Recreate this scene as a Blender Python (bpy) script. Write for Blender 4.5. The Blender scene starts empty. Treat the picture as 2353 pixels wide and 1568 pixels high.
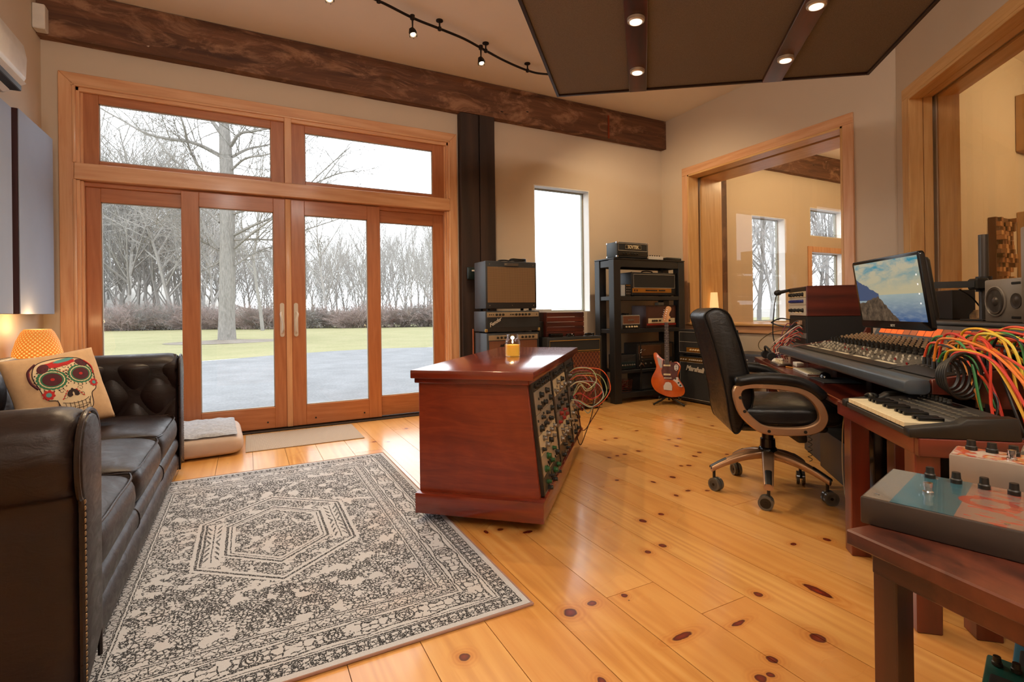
import bpy, bmesh, math, random
from mathutils import Vector, Matrix, Euler, noise
random.seed(7)
PI = math.pi
SC = bpy.context.scene
COL = SC.collection

# ------------------------------------------------------------------ camera
cam_d = bpy.data.cameras.new('camera')
cam = bpy.data.objects.new('camera', cam_d); COL.objects.link(cam)
cam_d.sensor_width = 36.0
cam_d.lens = 1165.1 / 2353 * 36.0
cam_d.shift_x = 0.0003
cam_d.shift_y = -69.56 / 2353
cam_d.clip_start = 0.02; cam_d.clip_end = 400
YAW, PIT, ROL = 0.4821460, 0.0020075, 0.0127279
def _cam():
    cy, sy, cp, sp, cr, sr = math.cos(YAW), math.sin(YAW), math.cos(PIT), math.sin(PIT), math.cos(ROL), math.sin(ROL)
    f = Vector((sy, cy, 0)); r = Vector((cy, -sy, 0)); d = Vector((0, 0, -1))
    f2 = cp*f - sp*d; d2 = cp*d + sp*f
    r2 = cr*r + sr*d2; d3 = -sr*r + cr*d2
    m = Matrix.Identity(4)
    for i in range(3):
        m[i][0] = r2[i]; m[i][1] = -d3[i]; m[i][2] = -f2[i]
    m[2][3] = 1.03
    return m
cam.matrix_world = _cam()
SC.camera = cam

# ------------------------------------------------------------------ sky, exposure
w = bpy.data.worlds.new('overcast_sky'); SC.world = w; w.use_nodes = True
bg = w.node_tree.nodes['Background']
bg.inputs[0].default_value = (0.90, 0.95, 1.0, 1); bg.inputs[1].default_value = 6.2
SC.view_settings.view_transform = 'Standard'; SC.view_settings.look = 'None'
SC.view_settings.exposure = -0.5; SC.view_settings.gamma = 1.0
SC.view_settings.use_curve_mapping = False
SC.cycles.max_bounces = 10; SC.cycles.diffuse_bounces = 5; SC.cycles.glossy_bounces = 4
SC.cycles.transmission_bounces = 8; SC.cycles.transparent_max_bounces = 16
SC.cycles.sample_clamp_indirect = 6.0; SC.cycles.caustics_reflective = False; SC.cycles.caustics_refractive = False
SC.cycles.use_denoising = True
WARM = (1.0, 0.74, 0.46)
def lamp(kind, loc, power, size=0.05, col=WARM, parent=None, target=None, spot=100, blend=0.6):
    l = bpy.data.lights.new('bulb_or_fill_light', kind); l.energy = power; l.color = col
    if kind == 'AREA':
        l.size = size
    else:
        l.shadow_soft_size = size
    if kind == 'SPOT':
        l.spot_size = math.radians(spot); l.spot_blend = blend
    o = bpy.data.objects.new('bulb_or_fill_light', l); COL.objects.link(o); o.location = loc
    if target is not None:
        o.rotation_euler = (Vector(target) - Vector(loc)).to_track_quat('-Z', 'Y').to_euler()
    if parent: o.parent = parent
    return o

# ------------------------------------------------------------------ frames
A42 = math.radians(42.2)
UV_ = (math.sin(A42), math.cos(A42)); WV_ = (math.cos(A42), -math.sin(A42))
RZ = math.radians(90 - 42.2)          # local x = +u (along the angled wall), local y = -w (into the room)
def uw(u, w_, z=0.0): return Vector((UV_[0]*u + WV_[0]*w_, UV_[1]*u + WV_[1]*w_, z))

# ------------------------------------------------------------------ geometry collector
def T(x=0, y=0, z=0): return Matrix.Translation((x, y, z))
def R(a, ax='Z'): return Matrix.Rotation(a, 4, ax)
class G:
    def __init__(s, m=None): s.bm = bmesh.new(); s.m = m or Matrix.Identity(4); s.mi = 0
    def _fin(s, verts, bev=0, seg=1, m=None):
        bmesh.ops.transform(s.bm, matrix=s.m @ (m or Matrix.Identity(4)), verts=verts)
        fs = {f for v in verts for f in v.link_faces}
        for f in fs: f.material_index = s.mi
        if bev > 0:
            es = list({e for v in verts for e in v.link_edges})
            r = bmesh.ops.bevel(s.bm, geom=es, offset=bev, segments=seg, affect='EDGES', profile=.5, clamp_overlap=True)
            for f in r['faces']: f.material_index = s.mi
        return s
    def box(s, a, b, bev=0, seg=1, m=None):
        a, b = [min(p, q) for p, q in zip(a, b)], [max(p, q) for p, q in zip(a, b)]
        c = [(p+q)/2 for p, q in zip(a, b)]; d = [max(q-p, 1e-5) for p, q in zip(a, b)]
        r = bmesh.ops.create_cube(s.bm, size=1, matrix=T(*c) @ Matrix.Diagonal((*d, 1)))
        return s._fin(r['verts'], min(bev, min(d)*.49), seg, m)
    def poly(s, pts, z0, z1, bev=0, seg=1, m=None):
        a = sum(p[0]*q[1]-q[0]*p[1] for p, q in zip(pts, pts[1:]+pts[:1]))
        if a < 0: pts = pts[::-1]
        vb = [s.bm.verts.new((x, y, z0)) for x, y in pts]; vt = [s.bm.verts.new((x, y, z1)) for x, y in pts]
        n = len(pts)
        s.bm.faces.new(vb[::-1]); s.bm.faces.new(vt)
        for i in range(n): s.bm.faces.new((vb[i], vb[(i+1) % n], vt[(i+1) % n], vt[i]))
        return s._fin(vb+vt, bev, seg, m)
    def hexa(s, p8, bev=0, seg=1, m=None):   # 4 bottom ccw, 4 top ccw
        v = [s.bm.verts.new(p) for p in p8]
        for q in ((3, 2, 1, 0), (4, 5, 6, 7), (0, 1, 5, 4), (1, 2, 6, 5), (2, 3, 7, 6), (3, 0, 4, 7)):
            s.bm.faces.new([v[i] for i in q])
        return s._fin(v, bev, seg, m)
    def quad(s, p4, m=None):
        v = [s.bm.verts.new(p) for p in p4]; s.bm.faces.new(v)
        return s._fin(v, 0, 1, m)
    def tube(s, pts, r, n=6, closed=False, m=None, cap=True):
        pts = [Vector(p) for p in pts]; k = len(pts)
        rs = r if isinstance(r, (list, tuple)) else [r]*k
        rings = []; allv = []; prev = None
        for i, p in enumerate(pts):
            if closed: t = pts[(i+1) % k] - pts[i-1]
            else: t = pts[min(i+1, k-1)] - pts[max(i-1, 0)]
            if t.length < 1e-9: t = Vector((0, 0, 1))
            t.normalize()
            if prev is None:
                nrm = t.orthogonal().normalized()
            else:
                nrm = prev - t*prev.dot(t)
                nrm = t.orthogonal().normalized() if nrm.length < 1e-6 else nrm.normalized()
            prev = nrm; bn = t.cross(nrm)
            ring = [s.bm.verts.new(p + (nrm*math.cos(2*PI*j/n) + bn*math.sin(2*PI*j/n))*rs[i]) for j in range(n)]
            rings.append(ring); allv += ring
        for i in range(k if closed else k-1):
            a, b = rings[i], rings[(i+1) % k]
            for j in range(n): s.bm.faces.new((a[j], a[(j+1) % n], b[(j+1) % n], b[j]))
        if cap and not closed:
            s.bm.faces.new(rings[0][::-1]); s.bm.faces.new(rings[-1])
        return s._fin(allv, 0, 1, m)
    def cyl(s, a, b, r0, r1=None, n=16, m=None):
        return s.tube([a, b], [r0, r0 if r1 is None else r1], n, m=m)
    def lathe(s, prof, n=24, m=None):
        rings = []; allv = []
        for r, z in prof:
            if r < 1e-6: ring = [s.bm.verts.new((0, 0, z))]
            else: ring = [s.bm.verts.new((r*math.cos(2*PI*j/n), r*math.sin(2*PI*j/n), z)) for j in range(n)]
            rings.append(ring); allv += ring
        for a, b in zip(rings, rings[1:]):
            for j in range(n):
                k = (j+1) % n
                if len(a) == 1 and len(b) == 1: continue
                if len(a) == 1: s.bm.faces.new((a[0], b[k], b[j]))
                elif len(b) == 1: s.bm.faces.new((a[j], a[k], b[0]))
                else: s.bm.faces.new((a[j], a[k], b[k], b[j]))
        if len(rings[0]) > 1: s.bm.faces.new(rings[0][::-1])
        if len(rings[-1]) > 1: s.bm.faces.new(rings[-1])
        return s._fin(allv, 0, 1, m)
    def ball(s, c, r, n=12, m=None, sc=(1, 1, 1)):
        q = bmesh.ops.create_uvsphere(s.bm, u_segments=n, v_segments=max(4, n//2), radius=r, matrix=T(*c) @ Matrix.Diagonal((*sc, 1)))
        return s._fin(q['verts'], 0, 1, m)
    def grid(s, fn, nu, nv, m=None, closed_u=False):
        vs = [[s.bm.verts.new(fn(i/(nu if closed_u else nu-1), j/(nv-1))) for j in range(nv)] for i in range(nu)]
        for i in range(nu if closed_u else nu-1):
            for j in range(nv-1):
                s.bm.faces.new((vs[i][j], vs[(i+1) % nu][j], vs[(i+1) % nu][j+1], vs[i][j+1]))
        return s._fin([v for r in vs for v in r], 0, 1, m)
    def mesh(s, name, mats, ang=0.6, smooth=True):
        me = bpy.data.meshes.new(name)
        if smooth:
            for f in s.bm.faces: f.smooth = True
            for e in s.bm.edges:
                if len(e.link_faces) == 2 and e.calc_face_angle(0) > ang: e.smooth = False
        s.bm.to_mesh(me); s.bm.free()
        for mt in (mats if isinstance(mats, (list, tuple)) else [mats]): me.materials.append(mt)
        return me
def tag(o, label=None, cat=None, group=None, kind=None):
    if label: o['label'] = label
    if cat: o['category'] = cat
    if group: o['group'] = group
    if kind: o['kind'] = kind
    return o
def O(name, g, mats, parent=None, label=None, cat=None, group=None, kind=None, loc=None, rz=None, ang=0.6, smooth=True):
    me = g if isinstance(g, bpy.types.Mesh) else g.mesh(name, mats, ang, smooth)
    o = bpy.data.objects.new(name, me); COL.objects.link(o)
    if parent: o.parent = parent
    if loc is not None: o.location = loc
    if rz is not None: o.rotation_euler = (0, 0, rz) if not isinstance(rz, (tuple, list, Euler)) else rz
    return tag(o, label, cat, group, kind)
def E(name, label, cat, loc=(0, 0, 0), rz=0, group=None, kind=None):
    o = bpy.data.objects.new(name, None); COL.objects.link(o); o.location = loc
    o.rotation_euler = (0, 0, rz) if not isinstance(rz, (tuple, list, Euler)) else rz
    o.empty_display_size = .05
    return tag(o, label, cat, group, kind)
def copy_tree(o, parent=None):
    c = o.copy(); COL.objects.link(c)
    if parent: c.parent = parent
    for ch in o.children: copy_tree(ch, c)
    return c
def smooth_pts(pts, n=6, closed=False):
    pts = [Vector(p) for p in pts]; out = []; k = len(pts)
    for i in range(k if closed else k-1):
        if closed: p0, p1, p2, p3 = pts[i-1], pts[i], pts[(i+1) % k], pts[(i+2) % k]
        else: p0, p1, p2, p3 = pts[max(i-1, 0)], pts[i], pts[i+1], pts[min(i+2, k-1)]
        for j in range(n):
            t = j/n
            out.append(.5*((2*p1) + (p2-p0)*t + (2*p0-5*p1+4*p2-p3)*t*t + (3*p1-p0-3*p2+p3)*t**3))
    if not closed: out.append(pts[-1])
    return out
def rrect(x0, y0, x1, y1, r, n=4):
    out = []
    for cx, cy, a in ((x1-r, y1-r, 0), (x0+r, y1-r, 90), (x0+r, y0+r, 180), (x1-r, y0+r, 270)):
        for i in range(n+1):
            t = math.radians(a + 90*i/n); out.append((cx+r*math.cos(t), cy+r*math.sin(t)))
    return out
XZ = Matrix(((1, 0, 0, 0), (0, 0, -1, 0), (0, 1, 0, 0), (0, 0, 0, 1)))     # poly (x,y),z -> (x, -z, y): extrude toward -y
YZ = Matrix(((0, 0, 1, 0), (1, 0, 0, 0), (0, 1, 0, 0), (0, 0, 0, 1)))      # poly (x,y),z -> (z, x, y)
def text_mesh(body, size, depth=0.0006, shear=0, bold=0, align='CENTER', spacing=1.0):
    c = bpy.data.curves.new('lettering', 'FONT'); c.body = body; c.size = size; c.extrude = depth; c.shear = shear
    c.offset = bold; c.align_x = align; c.align_y = 'CENTER'; c.space_character = spacing
    o = bpy.data.objects.new('lettering', c); COL.objects.link(o)
    bpy.context.view_layer.update()
    me = bpy.data.meshes.new_from_object(o.evaluated_get(bpy.context.evaluated_depsgraph_get()))
    bpy.data.objects.remove(o); bpy.data.curves.remove(c)
    return me
def text(name, body, size, mat, parent, m, depth=0.0006, shear=0, bold=0, align='CENTER', spacing=1.0):
    me = text_mesh(body, size, depth, shear, bold, align, spacing)
    me.transform(m); me.materials.clear(); me.materials.append(mat)
    return O(name, me, None, parent)

# ------------------------------------------------------------------ materials
def lin(h):
    h = h.lstrip('#'); v = [int(h[i:i+2], 16)/255 for i in (0, 2, 4)]
    return tuple(x/12.92 if x <= .04045 else ((x+.055)/1.055)**2.4 for x in v)
_MC = {}
class N:
    def __init__(s, name):
        s.mat = bpy.data.materials.new(name); s.mat.use_nodes = True
        s.t = s.mat.node_tree; s.b = s.t.nodes['Principled BSDF']; s.out = s.t.nodes['Material Output']
    def n(s, typ, **kw):
        x = s.t.nodes.new(typ)
        for k, v in kw.items():
            if k.startswith('i_'):
                k = k[2:]; x.inputs[int(k) if k.isdigit() else k.replace('_', ' ')].default_value = v
            else: setattr(x, k, v)
        return x
    def l(s, a, b): s.t.links.new(a, b)
    def math(s, op, a, b=None, c=None, clamp=False):
        x = s.n('ShaderNodeMath', operation=op); x.use_clamp = clamp
        for i, v in enumerate((a, b, c)):
            if v is None: continue
            if isinstance(v, (int, float)): x.inputs[i].default_value = v
            else: s.l(v, x.inputs[i])
        return x.outputs[0]
    def vmath(s, op, a, b=None):
        x = s.n('ShaderNodeVectorMath', operation=op)
        for i, v in enumerate((a, b)):
            if v is None: continue
            if isinstance(v, tuple): x.inputs[i].default_value = v
            else: s.l(v, x.inputs[i])
        return x.outputs['Value'] if op in ('LENGTH', 'DOT_PRODUCT', 'DISTANCE') else x.outputs[0]
    def coord(s, kind='Object', scale=None, loc=None, rot=None):
        o = s.n('ShaderNodeTexCoord').outputs[kind]
        if scale or loc or rot:
            mp = s.n('ShaderNodeMapping')
            if scale: mp.inputs['Scale'].default_value = scale
            if loc: mp.inputs['Location'].default_value = loc
            if rot: mp.inputs['Rotation'].default_value = rot
            s.l(o, mp.inputs[0]); o = mp.outputs[0]
        return o
    def noise(s, v, scale=5, detail=4, rough=.5, dist=0):
        x = s.n('ShaderNodeTexNoise'); x.inputs['Scale'].default_value = scale; x.inputs['Detail'].default_value = detail
        x.inputs['Roughness'].default_value = rough; x.inputs['Distortion'].default_value = dist
        s.l(v, x.inputs['Vector']); return x.outputs['Fac']
    def ramp(s, fac, stops, mode='LINEAR'):
        x = s.n('ShaderNodeValToRGB'); cr = x.color_ramp; cr.interpolation = mode
        while len(cr.elements) < len(stops): cr.elements.new(.5)
        for e, (p, c) in zip(cr.elements, stops):
            e.position = p; e.color = (*c[:3], 1)
        s.l(fac, x.inputs[0]); return x.outputs[0]
    def mix(s, f, a, b, blend='MIX'):
        x = s.n('ShaderNodeMix', data_type='RGBA', blend_type=blend)
        for i, v in ((0, f), (6, a), (7, b)):
            if isinstance(v, (int, float)): x.inputs[i].default_value = v
            elif isinstance(v, tuple): x.inputs[i].default_value = (*v[:3], 1)
            else: s.l(v, x.inputs[i])
        return x.outputs[2]
    def bump(s, h, strength=.3, dist=.002):
        x = s.n('ShaderNodeBump'); x.inputs['Strength'].default_value = strength; x.inputs['Distance'].default_value = dist
        s.l(h, x.inputs['Height']); s.l(x.outputs[0], s.b.inputs['Normal']); return x
    def set(s, **kw):
        for k, v in kw.items():
            k = k.replace('_', ' ')
            if isinstance(v, (int, float, tuple)):
                s.b.inputs[k].default_value = (*v, 1) if isinstance(v, tuple) and len(v) == 3 and s.b.inputs[k].type == 'RGBA' else v
            else: s.l(v, s.b.inputs[k])
        return s.mat
def plain(name, col, rough=.5, metal=0, var=.08, nscale=12, bump=0, bscale=200, coat=0, spec=.5):
    if name in _MC: return _MC[name]
    m = N(name); c = lin(col) if isinstance(col, str) else col
    v = m.coord()
    f = m.noise(v, nscale, 3)
    base = m.ramp(f, [(.25, tuple(x*(1-var) for x in c)), (.75, tuple(min(1, x*(1+var)) for x in c))])
    m.set(Base_Color=base, Roughness=rough, Metallic=metal, Coat_Weight=coat, Specular_IOR_Level=spec)
    if bump: m.bump(m.noise(v, bscale, 2), bump, .001)
    _MC[name] = m.mat; return m.mat
def wood(name, c1, c2, axis='x', rough=.45, coat=0, fine=1.0, band=.35, bump=.08, dark=None):
    key = name + axis
    if key in _MC: return _MC[key]
    m = N(key)
    sc = {'x': (.7, 9, 9), 'y': (9, .7, 9), 'z': (9, 9, .7)}[axis]
    v = m.coord(scale=tuple(q*fine for q in sc))
    f1 = m.noise(v, 2.2, 6, .6, .6)
    wv = m.n('ShaderNodeTexWave', wave_type='BANDS', bands_direction='DIAGONAL'); wv.inputs['Scale'].default_value = .6
    wv.inputs['Distortion'].default_value = 6; wv.inputs['Detail'].default_value = 2; m.l(v, wv.inputs['Vector'])
    f = m.math('ADD', m.math('MULTIPLY', f1, 1-band), m.math('MULTIPLY', wv.outputs['Fac'], band))
    col = m.ramp(f, [(.28, lin(c1)), (.72, lin(c2))])
    if dark:
        f3 = m.noise(m.coord(scale=(3, 3, 3)), 1.5, 5, .65, .5)
        col = m.mix(m.ramp(f3, [(.5, (0, 0, 0)), (.72, (1, 1, 1))]), col, lin(dark))
    m.set(Base_Color=col, Roughness=rough, Coat_Weight=coat, Coat_Roughness=.15)
    if bump: m.bump(f1, bump, .003)
    _MC[key] = m.mat; return m.mat
def emit(name, col, strength):
    if name in _MC: return _MC[name]
    m = N(name); c = lin(col) if isinstance(col, str) else col
    m.set(Base_Color=c, Emission_Color=c, Emission_Strength=strength, Roughness=.4)
    _MC[name] = m.mat; return m.mat
def glass(name, refl=1.0, tint=(1, 1, 1)):
    if name in _MC: return _MC[name]
    m = N(name); t = m.t; t.nodes.remove(m.b)
    tr = m.n('ShaderNodeBsdfTransparent'); tr.inputs[0].default_value = (*tint, 1)
    gl = m.n('ShaderNodeBsdfGlossy'); gl.inputs['Roughness'].default_value = 0.0
    fr = m.n('ShaderNodeFresnel'); gm_ = m.n('ShaderNodeNewGeometry'); m.l(m.math('MULTIPLY_ADD', gm_.outputs['Backfacing'], 1/1.5-1.5, 1.5), fr.inputs[0])
    mx = m.n('ShaderNodeMixShader'); m.l(m.math('MULTIPLY', fr.outputs[0], refl), mx.inputs[0])
    m.l(tr.outputs[0], mx.inputs[1]); m.l(gl.outputs[0], mx.inputs[2]); m.l(mx.outputs[0], m.out.inputs[0])
    _MC[name] = m.mat; return m.mat
BLK = plain('black_plastic', '#15130f', .45, var=.15)
BLKG = plain('gloss_black_plastic', '#0b0b0d', .18, var=.1)
CHR = plain('chrome_metal', '#c9c9cc', .15, 1, var=.04)
STEEL = plain('brushed_steel', '#9a9692', .35, 1, var=.06)
BRONZE = plain('dark_bronze', '#2a211b', .45, .7, var=.15)
RUB = plain('black_rubber', '#100f0f', .75)
WHT = plain('white_plastic', '#dedad2', .4)
CREAM = plain('cream_plastic', '#d8cba8', .4)
PINE = {a: wood('pine_trim', '#d0966a', '#e4b58a', a, .38, .25, 1.5, .15) for a in 'xyz'}
FIR = {a: wood('fir_sash', '#a5623a', '#bb794c', a, .4, .2, 2.2, .12) for a in 'xyz'}
OLD = {a: wood('old_timber', '#3a2318', '#6d4630', a, .7, 0, .6, .25, .5, '#8a6248') for a in 'xyz'}
OLDK = {a: wood('old_dark_timber', '#211612', '#3e2b23', a, .7, 0, .6, .25, .5) for a in 'xyz'}
MAHO = {a: wood('red_stained_wood', '#42130d', '#6f2a1c', a, .3, .5, .8, .25, .05) for a in 'xyz'}
DESKW = {a: wood('brown_stained_wood', '#32110c', '#5f2719', a, .38, .3, .9, .3, .12) for a in 'xyz'}
PAINT = plain('wall_paint', '#cfbfaa', .8, var=.02, nscale=3, bump=.05, bscale=150)
CEIL = plain('ceiling_paint', '#efe5d8', .85, var=.02, nscale=3)
WHTP = plain('white_paint', '#e6e4df', .5, var=.02)
TOLEX = plain('black_tolex', '#1c1d1f', .55, var=.2, nscale=60, bump=.4, bscale=500)
PANE = glass('window_glass', 1.0)
# ------------------------------------------------------------------ room shell
YW, XR, XL, ZC, WC = 4.984, 4.857, -1.345, 3.48, 2.077
def wall(name, axis, at, thick, r0, r1, z0, z1, holes, mat, label, m=None):
    g = G(m)
    xs = sorted({r0, r1, *[h[0] for h in holes], *[h[1] for h in holes]}); zs = sorted({z0, z1, *[h[2] for h in holes], *[h[3] for h in holes]})
    for a, b in zip(xs, xs[1:]):
        run = None
        for c, d in list(zip(zs, zs[1:])) + [(None, None)]:
            solid = c is not None and not any(h[0]-1e-6 <= a and b <= h[1]+1e-6 and h[2]-1e-6 <= c and d <= h[3]+1e-6 for h in holes)
            if solid: run = (run[0], d) if run else (c, d)
            elif run:
                if axis == 'x': g.box((a, at, run[0]), (b, at+thick, run[1]))
                else: g.box((at, a, run[0]), (at+thick, b, run[1]))
                run = None
    return O(name, g, mat, None, label, 'wall', None, 'structure', smooth=False)
HB = [(-1.153, 1.888, -.2, 2.80), (2.909, 3.688, 1.014, 2.481), (6.626, 7.409, .827, 2.423), (8.037, 8.963, 2.187, 2.653), (8.037, 8.963, .837, 1.943)]
wall('wall_back', 'x', YW, .16, -1.5, 9.4, -.1, 3.55, HB, PAINT, 'beige painted wall holding the sliding glass doors and narrow window')
wall('wall_left', 'y', XL-.12, .12, -2.6, YW, -.1, 3.55, [], PAINT, 'beige painted wall behind the leather sofa')
HR = [(2.69, 4.53, .855, 2.69)]
wall('wall_right', 'y', XR, .15, 2.2655, YW, -.1, 3.55, HR, PAINT, 'beige painted wall with the wood framed control room window behind the amplifiers')
wall('wall_right_outer', 'y', 5.06, .36, 2.2655, YW, -.1, 3.55, HR, PAINT, 'outer leaf of the double wall behind the studio window')
MU = R(RZ)
uC = 4.94
wall('wall_angled', 'x', -WC-.138, .138, -1.5, uC, -.1, 3.55, [(2.2, 4.712, .85, 2.70)], PAINT, 'beige angled wall with the large pine framed window behind the console', MU)
wall('wall_angled_outer', 'x', -WC-.318, .145, -1.5, uC, -.1, 3.55, [(2.2, 4.712, .85, 2.70)], PAINT, 'outer leaf of the angled double wall seen through the large window', MU)
wall('wall_front', 'x', -2.72, .12, -1.5, 9.4, -.1, 3.55, [], PAINT, 'painted wall behind the photographer')
wall('wall_partition', 'x', 2.12, .1, 5.0, 9.4, -.1, 3.55, [], PAINT, 'pale partition wall seen through the large angled window')
wall('wall_far_right', 'y', 9.3, .12, -2.6, YW, -.1, 3.55, [], PAINT, 'far end wall of the rooms beyond the glass')
g = G(); g.box((-1.5, -2.72, ZC), (9.45, 5.2, ZC+.1)); O('ceiling', g, CEIL, None, 'cream painted ceiling above the dark beam', 'ceiling', kind='structure')

# floor: individual pine boards running to the doors
def floor_mat():
    m = N('pine_floor'); v = m.coord()
    at = m.n('ShaderNodeAttribute', attribute_name='board'); off = m.vmath('SCALE', at.outputs['Vector']); 
    sc = m.t.nodes[-1] if False else off.node; sc.inputs['Scale'].default_value = 37.0
    vo = m.vmath('ADD', v, off)
    st = m.vmath('MULTIPLY', vo, (14.0, 1.0, 1.0))
    f1 = m.noise(st, 2.0, 6, .62, .5)
    rg = m.noise(m.vmath('MULTIPLY', vo, (5.0, .32, 1.0)), 1.0, 1.5, .5, .3)
    ring = m.math('MULTIPLY_ADD', m.math('SINE', m.math('MULTIPLY', rg, 62.0)), .5, .5)
    f = m.math('ADD', m.math('MULTIPLY', f1, .72), m.math('MULTIPLY', ring, .27))
    col = m.ramp(f, [(.2, lin('#b07434')), (.5, lin('#c8904a')), (.8, lin('#d8a862'))])
    sep = m.n('ShaderNodeSeparateXYZ'); m.l(at.outputs['Vector'], sep.inputs[0])
    col = m.mix(m.math('MULTIPLY', sep.outputs[0], .5), col, lin('#c98a48'))
    col = m.mix(m.math('MULTIPLY', sep.outputs[1], .28), col, lin('#e8bf7c'))
    big = m.noise(vo, 1.3, 3)
    col = m.mix(m.ramp(big, [(.45, (0, 0, 0)), (.75, (.30, .30, .30))]), col, lin('#bd7a3c'))
    # knots
    KN = [(1.6,1.663),(1.504,1.651),(1.068,1.457),(.969,1.449),(1.198,1.441),(1.624,1.215),(1.419,1.136),(1.569,.966),(1.207,1.175),(2.274,1.353),(2.105,1.4),(1.355,.972),(1.294,.933),(1.258,.936),(1.705,1.905),(1.831,1.127),(.864,1.139),(2.721,3.562),(2.944,3.35),(2.515,3.236),(2.627,3.239),(2.317,2.843),(2.387,2.845),(2.24,2.834),(2.526,2.861),(2.868,2.821),(3.051,2.975),(2.96,2.993),(2.777,2.564),(2.878,2.615),(3.007,2.484),(2.578,2.429),(2.528,2.449),(2.312,2.311),(2.146,2.303),(1.981,2.437),(2.099,2.075),(2.214,2.097),(2.309,2.043),(1.841,1.922),(3.582,3.472),(3.632,3.153),(3.889,3.231),(3.814,3.469),(.567,1.416),(1.054,2.161),(.985,2.166),(1.153,2.071),(.898,4.126),(.998,4.067),(1.252,4.449),(-.276,4.587)]
    BIG = {(.969,1.449): (.026,.026), (1.068,1.457): (.02,.016), (1.6,1.663): (.019,.019), (1.624,1.215): (.017,.019), (1.569,.966): (.024,.026), (.567,1.416): (.019,.019), (1.419,1.136): (.035,.01), (1.207,1.175): (.045,.014), (1.831,1.127): (.02,.06), (1.153,2.071): (.03,.012)}
    rnd = random.Random(3); acc = None
    wob = m.n('ShaderNodeTexNoise'); wob.inputs['Scale'].default_value = 30; m.l(v, wob.inputs['Vector'])
    vw = m.vmath('ADD', v, m.vmath('SCALE', wob.outputs['Color'])); m.t.nodes[-2].inputs['Scale'].default_value
    for nd in m.t.nodes:
        if nd.type == 'VECT_MATH' and nd.operation == 'SCALE' and nd.inputs['Scale'].default_value == 1.0: nd.inputs['Scale'].default_value = .012
    for k in KN:
        rx, ry = BIG.get(k, (rnd.uniform(.010, .02), rnd.uniform(.012, .022)))
        d = m.vmath('LENGTH', m.vmath('MULTIPLY', m.vmath('SUBTRACT', vw, (k[0]+.006, k[1]+.006, .006)), (1/rx, 1/ry, 0.0)))
        acc = d if acc is None else m.math('MINIMUM', acc, d)
    halo = m.ramp(m.math('MULTIPLY', acc, .2), [(.2, (.75,.75,.75)), (.6, (0, 0, 0))])
    rings = m.math('SINE', m.math('MULTIPLY', acc, 9.0))
    col = m.mix(halo, col, m.mix(m.math('MULTIPLY_ADD', rings, .3, .3), lin('#b06a2c'), lin('#d0954e')))
    col = m.mix(m.ramp(acc, [(.8, (1, 1, 1)), (1.0, (0, 0, 0))]), col, m.ramp(acc, [(.0, lin('#7a2a14')), (.65, lin('#5a1a0e')), (.95, lin('#2e0d08'))]))
    # nail specks
    vn = m.n('ShaderNodeTexVoronoi', feature='F1'); vn.inputs['Scale'].default_value = 7; m.l(v, vn.inputs['Vector'])
    col = m.mix(m.ramp(vn.outputs['Distance'], [(.018, (1, 1, 1)), (.03, (0, 0, 0))]), col, lin('#4a2a14'))
    ro = m.ramp(big, [(.3, (.25,)*3), (.7, (.34,)*3)])
    m.set(Base_Color=col, Roughness=ro, Coat_Weight=.35, Coat_Roughness=.12, Specular_IOR_Level=.5)
    m.bump(f1, .06, .002)
    return m.mat
seams = [-.19+.2205*i for i in range(-6, 50)]
me_bm = G(); lay = me_bm.bm.loops.layers.float_vector.new('board')
rf = random.Random(11)
def board(x0, x1, y0, y1):
    n0 = len(me_bm.bm.faces)
    me_bm.poly(rrect(x0+.0012, y0+.0012, x1-.0012, y1-.0012, .001, 1), -.012, 0)
    me_bm.bm.faces.ensure_lookup_table(); rv = (rf.random(), rf.random(), rf.random())
    for f in me_bm.bm.faces[n0:]:
        for l in f.loops: l[lay] = rv
JT = {7: [1.229], 6: [1.46], 11: [1.822], 9: [.4, 3.4], 13: [3.66], 5: [2.6]}
for i, (a, b) in enumerate(zip(seams, seams[1:])):
    ys = [-2.7]
    jl = JT.get(i-6)
    if jl: ys += sorted(jl)
    else: ys += sorted(rf.uniform(-2, 1.0) if i % 2 else rf.uniform(3.2, 4.4) for _ in range(1))
    ys.append(YW+.1)
    for c, d in zip(ys, ys[1:]): board(a, b, c, d)
me_bm.mi = 1
me_bm.box((-1.6, -2.72, -.03), (9.4, 5.1, -.008))
O('floor', me_bm, [floor_mat(), plain('floor_gap', '#2a160a', .9)], None, 'wide knotty pine plank floor', 'floor', kind='structure', smooth=False)

# ------------------------------------------------------------------ beam and post
g = G(); rb = random.Random(5)
NB = 60
def beam_fn(u, v):
    x = -1.345 + u*(9.3+1.345); a = v*4
    k = [(4.893, 3.117), (4.893, 3.478), (5.0, 3.478), (5.0, 3.117), (4.893, 3.117)][int(round(a))]
    j = noise.noise((x*1.7, k[0]*9, k[1]*9))*.006
    return (x, k[0]+(j if k[0] < 4.95 else 0), k[1]+(j*1.2 if k[1] < 3.3 else 0))
for x0, x1 in ((XL, XR), (5.42, 9.3)):
    xs = [x0 + (x1-x0)*i/NB for i in range(NB+1)]
    for a, b in zip(xs, xs[1:]):
        def P(x, y, z): j = noise.noise((x*3.1, y*9, z*9))*.006; return (x, y+(j if y < 4.95 else 0), z+(j if z < 3.3 else 0))
        g.quad([P(a, 4.893, 3.117), P(b, 4.893, 3.117), P(b, 4.893, 3.476), P(a, 4.893, 3.476)])
        g.quad([P(b, 4.893, 3.117), P(a, 4.893, 3.117), P(a, 4.984, 3.117), P(b, 4.984, 3.117)])
bmesh.ops.remove_doubles(g.bm, verts=g.bm.verts, dist=1e-5)
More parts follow.
